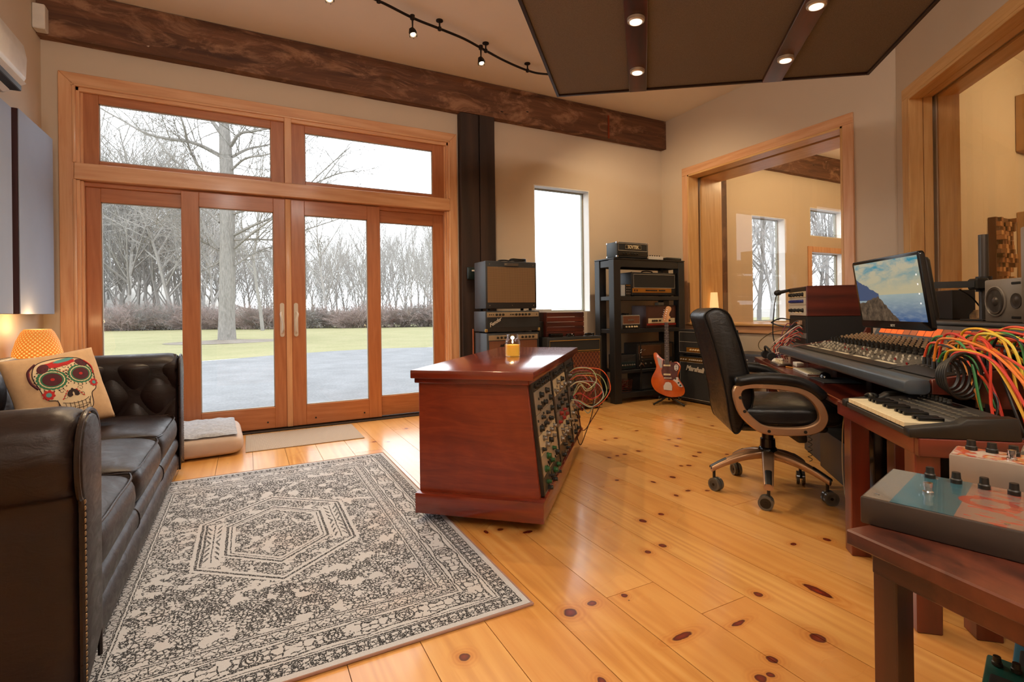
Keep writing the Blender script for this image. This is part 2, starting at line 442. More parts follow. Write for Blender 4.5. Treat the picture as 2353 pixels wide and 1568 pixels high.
def beam_mat():
    m = N('hewn_beam_wood'); v = m.coord(scale=(.5, 6, 6))
    f1 = m.noise(v, 2, 8, .65, .8); col = m.ramp(f1, [(.3, lin('#3c2115')), (.55, lin('#654029')), (.8, lin('#84583c'))])
    f2 = m.noise(m.coord(scale=(1.3, 2, 3)), 1.8, 6, .7, 1.0)
    col = m.mix(m.ramp(f2, [(.50, (0,)*3), (.66, (.75,)*3)]), col, lin('#a57c5e'))
    f3 = m.noise(m.coord(scale=(4, 4, 7)), 2.5, 4, .6, .3)
    col = m.mix(m.ramp(f3, [(.72, (0,)*3), (.78, (.8,)*3)]), col, lin('#c9b39c'))
    vo = m.n('ShaderNodeTexVoronoi'); vo.inputs['Scale'].default_value = 3.2; m.l(m.coord(scale=(1, 1, 2.2)), vo.inputs['Vector'])
    col = m.mix(m.ramp(vo.outputs['Distance'], [(.045, (1,)*3), (.07, (0,)*3)]), col, lin('#120905'))
    m.set(Base_Color=col, Roughness=.72); m.bump(f1, .5, .006); return m.mat
O('trim_1', g, beam_mat(), None, 'dark hewn timber beam running along the wall under the ceiling', 'beam', kind='structure')
g = G()
g.box((1.988, 4.90, 0), (2.2, YW, 3.118), .006); g.box((2.205, 4.885, 0), (2.378, YW, 3.118), .006)
O('trim_2', g, OLDK['z'], None, 'dark rough timber post beside the glass doors', 'post', kind='structure')
g = G(); g.box((3.905, 4.886, 3.12), (3.93, 4.892, 3.40), .001)
O('beam_strap', g, plain('copper_strap', '#8c3d20', .45, .6), None, 'copper coloured metal strap fixed on the dark beam', 'strap')

# ------------------------------------------------------------------ sliding door unit
CAS = E('trim_3', 'light pine casing around the sliding glass doors and transoms', 'door casing', kind='structure')
g = G(); y0, y1 = YW-.022, YW
g.poly([(-1.244, -.005), (-1.153, -.005), (-1.153, 2.81), (-1.244, 2.90)], -y1, -y0, .004, 1, XZ)
g.poly([(1.972, -.005), (1.888, -.005), (1.888, 2.81), (1.972, 2.90)], -y1, -y0, .004, 1, XZ)
O('side_casing', g, PINE['z'], CAS)
g = G(); g.poly([(-1.244, 2.90), (1.972, 2.90), (1.888, 2.81), (-1.153, 2.81)], -y1, -y0, .004, 1, XZ)
O('head_casing', g, PINE['x'], CAS)
g = G()
g.box((-1.166, YW-.034, 2.796), (1.90, YW-.01, 2.816), .006, 2); g.box((-1.153, YW-.015, 2.766), (1.888, 5.05, 2.80), .004)
O('head_stop', g, PINE['x'], CAS)
g = G()
for x, s in ((-1.153, 1), (1.888, -1)):
    for z0, z1 in ((2.212, 2.812), (.0, 2.085)):
        g.box((x-.008*s, YW-.034, z0), (x+.014*s, YW-.008, z1), .006, 2); g.box((x, YW-.015, z0), (x+.034*s, 5.05, z1), .004)
        g.box((x+.03*s, YW+.012, z0), (x+.05*s, 5.09, z1), .004)
O('jamb', g, PINE['z'], CAS)
g = G(); g.box((-1.153, YW-.03, 2.088), (1.888, 5.09, 2.212), .005)
O('transom_rail', g, PINE['x'], CAS)
g = G(); g.box((-1.153, 5.02, 2.05), (1.888, 5.10, 2.089), .003)
O('door_track_head', g, FIR['x'], CAS)
g = G(); g.box((.318, YW-.028, 2.21), (.376, 5.06, 2.80), .004)
O('mullion', g, PINE['z'], CAS)
g = G(); g.box((-1.153, YW-.05, -.004), (1.888, 5.13, .012), .003); g.box((-1.15, YW+.035, .012), (1.885, YW+.043, .02))
O('sill_track', g, plain('dark_bronze_sill', '#241c16', .5, .3), CAS)
def sash(name, kindname, x0, x1, gx0, gx1, z0, z1, gz0, gz1, ya, yb, label, cat):
    e = E(name, label, cat, kind='structure')
    f = G()
    f.box((x0, ya, z0), (gx0, yb, z1), .003); f.box((gx1, ya, z0), (x1, yb, z1), .003)
    O('stile', f, FIR['z'], e)
    f = G(); f.box((gx0, ya, gz1), (gx1, yb, z1), .003); f.box((gx0, ya, z0), (gx1, yb, gz0), .003)
    O('rail', f, FIR['x'], e)
    ym = (ya+yb)/2
    f = G(); b = .007
    for a, c in (((gx0, gz0), (gx0+b, gz1)), ((gx1-b, gz0), (gx1, gz1)), ((gx0, gz0), (gx1, gz0+b)), ((gx0, gz1-b), (gx1, gz1))):
        f.box((a[0], ym-.008, a[1]), (c[0], ym+.008, c[1]))
    O('glazing_bead', f, plain('grey_glazing_bead', '#a9a49b', .5), e)
    f = G(); f.quad([(gx0, ym, gz0), (gx1, ym, gz0), (gx1, ym, gz1), (gx0, ym, gz1)]); O('pane', f, PANE, e, smooth=False)
    return e
sash('window_1', 'w', -1.119, .318, -1.008, .208, 2.212, 2.768, 2.25, 2.70, 5.0, 5.04, 'left transom window above the sliding doors with a tree behind', 'window')
sash('window_2', 'w', .376, 1.854, .492, 1.715, 2.212, 2.768, 2.25, 2.70, 5.0, 5.04, 'right transom window above the sliding doors showing mostly white sky', 'window')
D = [sash('door_1', 'd', -1.103, -.40, -1.01, -.467, .018, 2.052, .217, 1.938, 5.045, 5.085, 'leftmost sliding glass door panel behind the sofa', 'door'),
     sash('door_2', 'd', -.472, .318, -.345, .221, .018, 2.072, .206, 1.948, 4.998, 5.036, 'sliding glass door panel showing the big tree trunk', 'door'),
     sash('door_3', 'd', .366, 1.168, .481, 1.046, .018, 2.072, .201, 1.940, 4.998, 5.036, 'sliding glass door panel right of the meeting stiles', 'door'),
     sash('door_4', 'd', 1.09, 1.838, 1.178, 1.728, .018, 2.052, .211, 1.934, 5.045, 5.085, 'rightmost sliding glass door panel beside the dark post', 'door')]
g = G(); g.box((.318, 4.985, .018), (.366, 5.03, 2.072), .006, 2); O('astragal', g, PINE['z'], D[1])
HW = plain('white_metal', '#d9d2c8', .35)
for d, x, s in ((D[1], .285, -1), (D[2], .40, 1)):
    g = G(); g.poly(rrect(x-.018, .83, x+.018, 1.135, .016), -4.998, -4.988, .003, 1, XZ)
    h = O('handle', g, HW, d)
    g = G(); g.tube(smooth_pts([(x, 4.985, .865), (x-.006*s, 4.95, .895), (x-.004*s, 4.94, .97), (x+.01*s, 4.955, 1.03), (x+.004*s, 4.985, 1.05)], 5), [.011]*20+[.009], 8)
    O('grip', g, HW, h)
g = G()
for x in (-.37, .16, .56, 1.0): g.cyl((x, 4.999, .075), (x, 4.995, .075), .008, n=8)
O('screw_plug', g, BLK, D[1])

# narrow windows
def slit(name, x0, x1, z0, z1, label):
    e = E(name, label, 'window', kind='structure')
    g = G(); y0 = YW+.002
    g.box((x0-.012, y0, z0-.012), (x0, 5.14, z1+.012)); g.box((x1, y0, z0-.012), (x1+.012, 5.14, z1+.012))
    g.box((x0, y0, z1), (x1, 5.14, z1+.012)); g.box((x0, y0, z0-.012), (x1, 5.14, z0))
    O('reveal', g, WHTP, e, smooth=False)
    g = G(); t = .014
    for a, b in (((x0, z0), (x0+t, z1)), ((x1-t, z0), (x1, z1)), ((x0, z0), (x1, z0+t)), ((x0, z1-t), (x1, z1))): g.box((a[0], 5.10, a[1]), (b[0], 5.14, b[1]), .002)
    O('frame', g, plain('olive_window_frame', '#8d8a78', .5), e)
    g = G(); g.quad([(x0, 5.12, z0), (x1, 5.12, z0), (x1, 5.12, z1), (x0, 5.12, z1)]); O('pane', g, PANE, e, smooth=False)
slit('window_3', 2.922, 3.675, 1.027, 2.468, 'tall narrow window with white reveal behind the stacked amplifiers')
slit('window_4', 6.639, 7.396, .84, 2.41, 'tall narrow window with white reveal in the room beyond the glass')
slit('window_5', 8.05, 8.95, 2.2, 2.64, 'small high window in the room beyond the glass')
slit('window_6', 8.05, 8.95, .85, 1.93, 'lower window with orange wood frame in the room beyond the glass')
g = G()
for a, b in (((7.96, .76), (8.05, 2.02)), ((8.95, .76), (9.04, 2.02)), ((8.05, 1.93), (8.95, 2.02)), ((8.05, .76), (8.95, .85))): g.box((a[0], YW-.02, a[1]), (b[0], YW, b[1]), .003)
O('trim_4', g, PINE['z'], None, 'orange wood casing of the small window beyond the glass', 'window casing', kind='structure')
g = G(); g.box((5.84, 4.9, 0), (6.0, YW, 3.12), .005)
O('trim_5', g, OLD['z'], None, 'dark timber post in the room beyond the studio window', 'post', kind='structure')

# ------------------------------------------------------------------ right studio window
e = E('window_7', 'large studio window with flat pine casing between rack and amplifiers', 'window', kind='structure')
oy0, oy1, oz0, oz1 = 2.60, 4.615, .765, 2.786; iy0, iy1, iz0, iz1 = 2.69, 4.53, .855, 2.69
g = G(); x0, x1 = XR-.022, XR
g.box((x0, oy0, iz1), (x1, oy1, oz1), .003); g.box((x0, oy0+.02, oz0), (x1, oy1-.0, iz0-.01), .003); O('casing_rail', g, PINE['y'], e)
g = G(); g.box((x0, oy0, oz0), (x1, iy0, iz1-.001), .003); g.box((x0, iy1, iz0-.01), (x1, oy1, iz1-.001), .003); O('casing_stile', g, PINE['z'], e)
PJ = {a: wood('jamb_pine', '#cd9a5e', '#e2b87c', a, .4, .2, 1.8, .12) for a in 'xyz'}
for nm, xa, xb in (('inner_jamb', XR-.022, 5.0), ('outer_jamb', 5.06, 5.42)):
    g = G(); t = .022
    g.box((xa, iy0, iz0), (xb, iy0+t, iz1), .002); g.box((xa, iy1-t, iz0), (xb, iy1, iz1), .002); O(nm, g, PJ['z'], e)
    g = G(); g.box((xa, iy0, iz1-t), (xb, iy1, iz1), .002); g.box((xa-(.03 if nm == 'inner_jamb' else 0), iy0, iz0-.01), (xb, iy1, iz0+t*.6), .002); O(nm+'_rail', g, PJ['y'], e)
for xg in (4.985, 5.30):
    g = G(); g.quad([(xg, iy0, iz0), (xg, iy1, iz0), (xg, iy1, iz1), (xg, iy0, iz1)]); O('pane', g, PANE, e, smooth=False)

# ------------------------------------------------------------------ large angled window
e = E('window_8', 'very large pine framed window behind the mixing console at the right edge', 'window', rz=RZ, kind='structure')
u0, u1, z0, z1 = 2.2, 4.712, .85, 2.70
g = G(); y0, y1 = -WC, -WC+.022
g.box((u0-.09, y0, z1), (u1+.088, y1, z1+.088), .003); g.box((u0-.09, y0, z0-.09), (u1+.088, y1, z0), .003); O('casing_rail', g, PJ['x'], e)
g = G(); g.box((u1, y0, z0), (u1+.088, y1, z1), .003); g.box((u0-.09, y0, z0), (u0, y1, z1), .003); O('casing_stile', g, PJ['z'], e)
for nm, ya, yb in (('inner_jamb', -WC+.022, -WC-.075), ('middle_jamb', -WC-.078, -WC-.14), ('outer_jamb', -WC-.18, -WC-.32)):
    g = G(); t = .024
    g.box((u0, ya, z0), (u0+t, yb, z1), .003); g.box((u1-t, ya, z0), (u1, yb, z1), .003); O(nm, g, PJ['z'], e)
    g = G(); g.box((u0, ya, z1-t), (u1, yb, z1), .003); g.box((u0, ya, z0), (u1, yb, z0+t), .003); O(nm+'_rail', g, PJ['x'], e)
for yg in (-WC-.13, -WC-.27):
    g = G(); g.quad([(u0, yg, z0), (u1, yg, z0), (u1, yg, z1), (u0, yg, z1)]); O('pane', g, PANE, e, smooth=False)
# acoustic pieces in the live room beyond
for nm, x0, x1, za, zb, lb in (('acoustic_panel', 6.75, 7.6, 2.55, 3.1, 'tan acoustic panel high on the wall beyond the large window'), ('acoustic_panel', 6.75, 7.9, .9, 1.95, 'ribbed tan acoustic panel low on the wall beyond the large window')):
    g = G(); g.box((x0, 2.04, za), (x1, 2.118, zb), .006)
    O(nm, g, plain('tan_fabric', '#b18a58', .9, bump=.2), None, lb, 'acoustic panel')
rd = random.Random(2); g = G(); g.box((6.12, 2.06, .0), (6.42, 2.118, 1.85), .003)
cols = ['#8a5a34', '#a9764a', '#6c4426', '#b98b5c']
DF = E('wood_diffuser', 'tall mosaic wood block diffuser beyond the large angled window', 'sound diffuser')
for k, c in enumerate(cols):
    q = g if k == 0 else G(); q2 = G()
    for i in range(7):
        for j in range(44):
            if rd.randrange(4) == k: d = rd.uniform(.01, .06); q2.box((6.12+i*.043, 2.06-d, j*.042), (6.16+i*.043, 2.06, j*.042+.04))
    if k == 0: O('backing', g, plain('diffuser_back', '#5c3a20', .7), DF)
    O('block_field', q2, plain('diffuser_wood_'+'abcd'[k], c, .6), DF, smooth=False)
# lights of the rooms beyond
lamp('POINT', (6.6, 3.6, 3.0), 48, .15, (1, .74, .40))
lamp('POINT', (8.2, 3.4, 3.0), 34, .15, (1, .74, .40))
lamp('POINT', (6.4, 0.4, 2.9), 95, .2, (1, .70, .34))
for x0, x1, y0, z0, z1 in ((-1.1, 1.85, 5.1, .2, 2.75), (2.93, 3.67, 5.12, 1.03, 2.46), (6.64, 7.39, 5.12, .85, 2.4)):
    l = bpy.data.lights.new('sky_portal', 'AREA'); l.shape = 'RECTANGLE'; l.size = x1-x0; l.size_y = z1-z0
    l.cycles.is_portal = True
    o = bpy.data.objects.new('sky_portal', l); COL.objects.link(o); o.location = ((x0+x1)/2, y0+.03, (z0+z1)/2); o.rotation_euler = (-PI/2, 0, 0)

# small lamp standing in the window and ceiling spots beyond it
WL = E('window_lamp', 'small glowing cream shade lamp standing at the left inside the studio window', 'lamp', (5.185, 4.445, .869))
g = G(); g.lathe([(.035, 0), (.035, .01), (.007, .018), (.007, .16), (0, .16)], 16); O('lamp_base', g, BRONZE, WL)
g = G(); g.lathe([(.058, .115), (.040, .37), (.037, .37), (.055, .115)], 24); O('lamp_shade', g, emit('cream_shade', '#ffdf9a', .85), WL)
for x, y in ((7.45, 4.54), (7.82, 4.56), (7.04, 4.22)):
    c = E('ceiling_spot', 'small bright ceiling spot in the room beyond the studio window', 'ceiling light', (x, y, ZC), group='spots beyond the studio window')
    g = G(); g.lathe([(.05, 0), (.05, -.06), (.035, -.06), (.035, -.02), (0, -.02)][::-1], 16); O('housing', g, WHT, c)
    g = G(); g.cyl((0, 0, -.045), (0, 0, -.05), .034, n=16); O('lens', g, emit('spot_lens', '#fff0d8', 12), c)
# ------------------------------------------------------------------ outdoors
def away(px, dist, z=-.2):
    k = (px-1175.8)/1165.1
    return Vector((dist*(.4637+.886*k), dist*(.886-.4637*k), z))
def ground_mat(name, stops, scale, bumps=.4):
    m = N(name); v = m.coord()
    f = m.math('ADD', m.math('MULTIPLY', m.noise(v, scale, 6, .7), .6), m.math('MULTIPLY', m.noise(v, scale*.06, 4, .6), .4))
    m.set(Base_Color=m.ramp(f, [(a, lin(c)) for a, c in stops]), Roughness=.95, Specular_IOR_Level=.1); m.bump(f, bumps, .03); return m.mat
def strip(name, rows, mat, label, cat, nz=.05):
    g = G(); n = 60
    g.grid(lambda u, v: (lambda y0, y1, x: (x, y0+(y1-y0)*v, rows[2](x, y0+(y1-y0)*v)))(rows[0](-70+150*u), rows[1](-70+150*u), -70+150*u), 90, 14)
    return O(name, g, mat, None, label, cat, kind='structure')
edge = lambda x: 16.6 + .12*x + .8*math.sin(x*.5)
wood_edge = lambda x: 45 - .16*x + 2*math.sin(x*.15)
gz = lambda x, y: -.2 + .0
strip('gravel_driveway', (lambda x: 5.14, edge, lambda x, y: -.16-.04*min(1, (y-5)/6)+.015*noise.noise((x*.8, y*.8, 0))), ground_mat('gravel', [(.3, '#636465'), (.5, '#757677'), (.7, '#87888a')], 26), 'pale grey gravel driveway outside the glass doors', 'driveway')
strip('lawn', (edge, lambda x: wood_edge(x)+14, lambda x, y: -.2+.02*noise.noise((x*.3, y*.3, 3))), ground_mat('winter_grass', [(.3, '#716f50'), (.5, '#827f5e'), (.68, '#8f876c')], 9), 'pale winter lawn between the driveway and the bare woods', 'lawn')
g = G()
def hill(u, v):
    x = -75+190*u; y = wood_edge(x)+10 + 75*v
    s = max(0, min(1, (6-x)/30)); s = s*s*(3-2*s)
    return (x, y, -.3 + v*(2.0+9.5*s) + (1.2*noise.noise((x*.09, y*.09, 0)))*v)
g.grid(hill, 70, 20)
O('hillside', g, ground_mat('leafy_hill', [(.3, '#75716d'), (.5, '#88857f'), (.7, '#999691')], 3), None, 'grey brown wooded hillside rising behind the bare trees', 'hillside', kind='structure')

def grow(g, p, d, r, L, lev, rnd, segs=4, up=.08, kids=(6, 5, 4), n=4, spread=.9, wig=.16, start=.25):
    pts = [p.copy()]; rs = [r]; d = d.normalized()
    for i in range(segs):
        d = (d + Vector((rnd.gauss(0, wig), rnd.gauss(0, wig), rnd.gauss(0, wig)+up))).normalized()
        p = p + d*L/segs; pts.append(p.copy()); rs.append(max(r*(1-.85*(i+1)/segs), .006))
    g.tube(pts, rs, n if lev else 3, cap=False)
    if lev >= len(kids): return
    for k in range(kids[lev]):
        t = start + (1-start)*(k+rnd.random())/kids[lev]; a = t*segs; i = min(int(a), segs-1)
        q = pts[i].lerp(pts[i+1], a-i); dd = (pts[i+1]-pts[i]).normalized()
        side = dd.orthogonal().normalized(); side.rotate(Matrix.Rotation(rnd.uniform(0, 2*PI), 3, dd))
        nd = dd*math.cos(spread) + side*math.sin(spread)
        grow(g, q, nd, max(rs[i]*.5, .008), L*rnd.uniform(.34, .6)*(1.1-.45*t), lev+1, rnd, 3, up*1.5, kids, 4 if lev == 0 else 3, spread*rnd.uniform(.7, 1.05), wig, .2)
def bark(name, a, b):
    m = N(name); v = m.coord(scale=(9, 9, 1.6)); f = m.noise(v, 2.5, 6, .7, .4)
    m.set(Base_Color=m.ramp(f, [(.35, lin(a)), (.65, lin(b))]), Roughness=.95, Specular_IOR_Level=.1); m.bump(f, .7, .03); return m.mat
BK1 = bark('big_tree_bark', '#6a6762', '#8d8983'); BK2 = bark('grey_bark', '#77746f', '#94908b'); BK3 = bark('hazed_bark', '#86837f', '#a19d99'); BK4 = bark('reddish_twigs', '#86756f', '#9d8f89')  # palest bark: slight haze put into the colour of the far trees
rt = random.Random(21)
def tree_mesh(name, h, r, kids, seed, mat, up=.05, spread=.85, start=.18):
    rnd = random.Random(seed); g = G()
    grow(g, Vector((0, 0, -.3)), Vector((rnd.uniform(-.06, .06), 0, 1)), r, h, 0, rnd, 7, up, kids, 5, spread, .07, start)
    return g.mesh(name, mat)
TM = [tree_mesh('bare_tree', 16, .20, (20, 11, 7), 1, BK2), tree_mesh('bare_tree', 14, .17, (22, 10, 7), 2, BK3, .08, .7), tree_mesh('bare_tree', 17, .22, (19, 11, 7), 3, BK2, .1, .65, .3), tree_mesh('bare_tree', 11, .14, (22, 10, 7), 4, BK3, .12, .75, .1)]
def tm_tree(mesh, px, dist, sc, label, group, rz=None):
    p = away(px, dist); s = sc
    o = O('bare_tree', mesh, None, None, label, 'tree', group, loc=p, rz=rt.uniform(0, 6.28) if rz is None else rz) if False else None
    o = bpy.data.objects.new('bare_tree', mesh); COL.objects.link(o); o.location = p; o.rotation_euler = (0, 0, rt.uniform(0, 6.28)); o.scale = (s, s, s*rt.uniform(.92, 1.1))
    return tag(o, label, 'tree', group)
LW = 'bare grey tree in the dense woods seen through the left glass panels'
RW = 'bare pale tree in the distant tree line right of the big trunk'
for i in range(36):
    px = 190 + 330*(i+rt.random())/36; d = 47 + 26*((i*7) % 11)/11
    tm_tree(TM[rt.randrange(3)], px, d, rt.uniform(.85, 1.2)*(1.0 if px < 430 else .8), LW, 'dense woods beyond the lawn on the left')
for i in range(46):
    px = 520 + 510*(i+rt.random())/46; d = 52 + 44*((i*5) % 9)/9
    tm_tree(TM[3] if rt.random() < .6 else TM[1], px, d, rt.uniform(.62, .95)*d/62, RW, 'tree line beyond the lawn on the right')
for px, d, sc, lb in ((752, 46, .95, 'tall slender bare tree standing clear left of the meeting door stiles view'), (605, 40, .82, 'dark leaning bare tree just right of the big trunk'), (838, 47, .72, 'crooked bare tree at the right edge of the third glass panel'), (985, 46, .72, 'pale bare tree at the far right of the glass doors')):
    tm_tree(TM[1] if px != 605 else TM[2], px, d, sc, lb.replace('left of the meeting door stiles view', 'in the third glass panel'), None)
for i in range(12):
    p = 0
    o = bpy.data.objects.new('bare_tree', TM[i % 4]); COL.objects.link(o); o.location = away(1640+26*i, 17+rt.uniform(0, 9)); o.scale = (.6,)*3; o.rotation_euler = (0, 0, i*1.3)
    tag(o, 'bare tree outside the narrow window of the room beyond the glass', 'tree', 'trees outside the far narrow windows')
def bush_mesh(seed, mat):
    rnd = random.Random(seed); g = G()
    for i in range(30):
        a = rnd.uniform(0, 6.28); grow(g, Vector((rnd.uniform(-.5, .5), rnd.uniform(-.4, .4), -.1)), Vector((math.cos(a)*.6, math.sin(a)*.6, 1)), .022, rnd.uniform(1.6, 2.9), 1, rnd, 4, .02, (0, 8, 8), 3, .7, .2, .15)
    return g.mesh('brush', mat)
BM_ = [bush_mesh(5, BK4), bush_mesh(6, BK2), bush_mesh(8, BK4)]
for i in range(46):
    px = 195 + 830*(i+rt.random())/46
    o = bpy.data.objects.new('bare_shrub', BM_[i % 3]); COL.objects.link(o); o.location = away(px, 45+rt.uniform(-1, 3)); o.rotation_euler = (0, 0, i*2.1); o.scale = (1.1, 1.1, rt.uniform(.5, .95))
    tag(o, 'low reddish brown leafless shrub along the edge of the woods', 'shrub', 'brush along the edge of the woods')
# the big tree
BT0 = away(521, 23.6, -.2)
def tp(px, py, dd=0): 
    k = away(px, 23.6+dd, 0); k.z = 1.03 - (py-714.4)/1165.1*(23.6+dd); return k
g = G(); rnd = random.Random(14)
tr = [(521, 806), (521, 795), (521, 775), (521, 720), (523, 640), (524, 560), (525, 480), (525, 400), (523, 340), (520, 280), (517, 220), (514, 160), (512, 100), (511, 30)]
rr = [.72, .52, .40, .345, .33, .32, .315, .30, .27, .22, .20, .17, .13, .06]
pts = smooth_pts([tp(*p) for p in tr], 3); rs = [rr[min(i//3, 13)]*(1-(i % 3)/3)+rr[min(i//3+1, 13)]*((i % 3)/3) for i in range(len(pts))]
g.tube(pts, rs, 14, cap=False)
for k in range(7):
    a = k*.9; q = tp(521, 796); g.tube([q+Vector((0, 0, .3)), q+Vector((math.cos(a)*.5, math.sin(a)*.5, .06)), q+Vector((math.cos(a)*.95, math.sin(a)*.95, -.12))], [.25, .15, .05], 6)
BT = E('bare_tree', 'big bare tree with a thick grey trunk standing on the lawn', 'tree', (0, 0, 0))
O('trunk', g, BK1, BT)
LIMBS = [([(512, 348), (470, 325), (435, 313), (350, 297), (285, 262), (225, 228)], .085), ([(516, 300), (480, 250), (440, 205), (390, 170)], .09), ([(505, 400), (470, 385), (440, 330), (425, 268), (405, 210)], .07), ([(512, 420), (460, 400), (400, 350), (360, 300), (330, 250)], .06), ([(535, 325), (556, 297), (590, 291), (640, 280), (700, 250)], .075), ([(538, 350), (575, 332), (625, 322), (690, 300)], .065), ([(536, 380), (568, 354), (615, 346), (680, 330)], .06), ([(535, 410), (600, 398), (640, 404)], .05), ([(520, 250), (560, 215), (620, 160), (680, 120)], .09),
         ([(508, 560), (480, 525), (462, 488), (430, 450), (380, 420)], .075), ([(508, 565), (475, 548), (450, 535), (410, 515), (350, 500)], .05), ([(508, 590), (485, 600), (468, 575), (440, 540)], .045), ([(540, 530), (585, 508), (630, 490), (700, 455), (790, 350)], .07), ([(540, 540), (590, 540), (640, 540), (720, 515), (800, 490)], .055), ([(541, 560), (590, 520), (660, 470), (730, 400), (810, 330)], .06), ([(541, 600), (580, 575), (620, 560), (700, 550)], .045), ([(541, 480), (600, 462), (690, 430), (770, 395), (820, 385)], .055), ([(508, 500), (470, 470), (420, 460), (330, 465), (250, 440)], .06), ([(508, 460), (440, 440), (380, 395), (300, 380), (230, 345)], .06)]
for li, (pl, r0) in enumerate(LIMBS):
    g = G(); dd = 0; q = []
    sgn = 1 if li % 2 else -1
    for i, (x, y) in enumerate(pl): q.append(tp(x, y, sgn*i*rnd.uniform(.25, .6)))
    sp = smooth_pts(q, 4); n = len(sp)
    g.tube(sp, [max(r0*1.15*(1-.8*i/n), .018) for i in range(n)], 6, cap=False)
    for k in range(20):
        i = int(n*.12 + (n*.86)*(k+rnd.random())/20); i = min(i, n-2); dv = (sp[i+1]-sp[i]).normalized()
        s2 = Vector((rnd.gauss(0, 1), rnd.gauss(0, .6), rnd.gauss(.25, .8))).normalized()
        grow(g, sp[i], (dv*.8+s2).normalized(), max(r0*.42*(1-.6*i/n), .017), rnd.uniform(1.2, 3.0), 1, rnd, 4, .03, (0, 5, 3), 3, .6, .16, .2)
    O('limb', g, BK1, BT)
g = G()
for k in range(1): g.grid(lambda u, v: (lambda a, r: (BT0.x+math.cos(a)*r*1.25, BT0.y+math.sin(a)*r, -.19+.13*(1-v)**2+.02*noise.noise((u*40, v*9, 0))))(u*2*PI, .1+1.9*v), 40, 8, closed_u=True)
O('leaf_litter', g, ground_mat('leaf_litter_mat', [(.3, '#5d554a'), (.5, '#787067'), (.7, '#8c877e')], 22), None, 'fallen leaves and roots heaped around the big trunk', 'leaves', kind='stuff')
# ------------------------------------------------------------------ ceiling cloud with puck lights
CL = E('ceiling_cloud', 'large grey fabric acoustic cloud with dark frame hung from the ceiling', 'acoustic panel', uw(3.0, -.67, 2.8), (0, 0, RZ))
CL.rotation_euler = (Matrix.Rotation(RZ, 3, 'Z') @ Matrix.Rotation(math.atan2(.11, 2.27), 3, 'X')).to_euler()
x0, x1, y0, y1 = -1.6, 1.155, -2.255, 0.0
FAB = N('grey_woven_fabric'); _v = FAB.coord(); _f = FAB.noise(_v, 350, 2)
FAB.set(Base_Color=FAB.ramp(_f, [(.3, lin('#6b645c')), (.7, lin('#8b837a'))]), Roughness=.95, Specular_IOR_Level=.1); FAB.bump(_f, .4, .001); FAB = FAB.mat
g = G(); g.box((x0+.02, y0+.02, .015), (x1-.02, y1-.02, .06)); O('fabric_panel', g, FAB, CL)
FRM = plain('dark_frame_wood', '#2a150e', .5, var=.2)
g = G()
g.box((x0, y0, 0), (x1, y0+.022, .075), .002); g.box((x0, y1-.022, 0), (x1, y1, .075), .002); O('long_frame_rail', g, FRM, CL)
g = G(); g.box((x1-.022, y0+.022, 0), (x1, y1-.022, .075), .002); g.box((x0, y0+.022, 0), (x0+.022, y1-.022, .075), .002); O('short_frame_rail', g, FRM, CL)
PUCK = emit('puck_lens', '#ffe9cf', 2.2)
for yb, px in ((-.65, (.09, .755, -.6)), (-1.615, (.125, .75, -.55))):
    g = G(); g.box((x0+.022, yb-.066, -.012), (x1-.022, yb+.066, .03), .003); b = O('batten', g, DESKW['x'], CL)
    for x in px:
        g = G(); g.lathe([(.052, -.013), (.05, -.03), (.042, -.036), (.036, -.034)], 20, T(x, yb, 0)); p = O('puck_light', g, plain('satin_nickel', '#d9d4cc', .3, .6), CL)
        g = G(); g.cyl((x, yb, -.0335), (x, yb, -.0365), .036, n=20); O('lens', g, PUCK, p)
        lamp('SPOT', (x, yb, -.055), 14, .035, WARM, CL, (x, yb, -3), 120, .8)
g = G()
for x in (x0+.3, x1-.35):
    for y in (y0+.3, y1-.3): g.cyl((x, y, .06), (x, y, .6+y*.048), .0025, n=6)
O('hanging_wire', g, STEEL, CL)

# ------------------------------------------------------------------ track lighting
TR = E('track_light', 'curved dark bronze track light with small glowing spot heads on the ceiling', 'track light', (0, 0, 0))
ZT = 3.41
tpt = [(-.55, 3.78), (-.1, 3.77), (.3, 3.78), (.6, 3.80), (.916, 3.87), (1.219, 3.975), (1.459, 4.025), (1.7, 4.08), (1.912, 4.162), (2.195, 4.27), (2.482, 4.342), (2.667, 4.333), (2.95, 4.2), (3.15, 3.9), (3.28, 3.72), (3.4, 3.5)]
sp = smooth_pts([(x, y, ZT) for x, y in tpt], 6)
g = G(); g.tube(sp, .0105, 8); O('rail', g, BRONZE, TR)
for x, y in ((.05, 3.772), (.916, 3.87), (1.459, 4.025), (1.955, 4.18), (2.482, 4.342)):
    g = G(); g.lathe([(.03, ZC), (.03, ZC-.008), (.018, ZC-.014), (.007, ZC-.02), (.007, ZT+.012), (.016, ZT+.012), (.016, ZT-.014), (.006, ZT-.02), (0, ZT-.02)][::-1], 12, T(x, y, 0))
    O('standoff', g, BRONZE, TR)
BULB = emit('glowing_bulb', '#ffe2b0', 30)
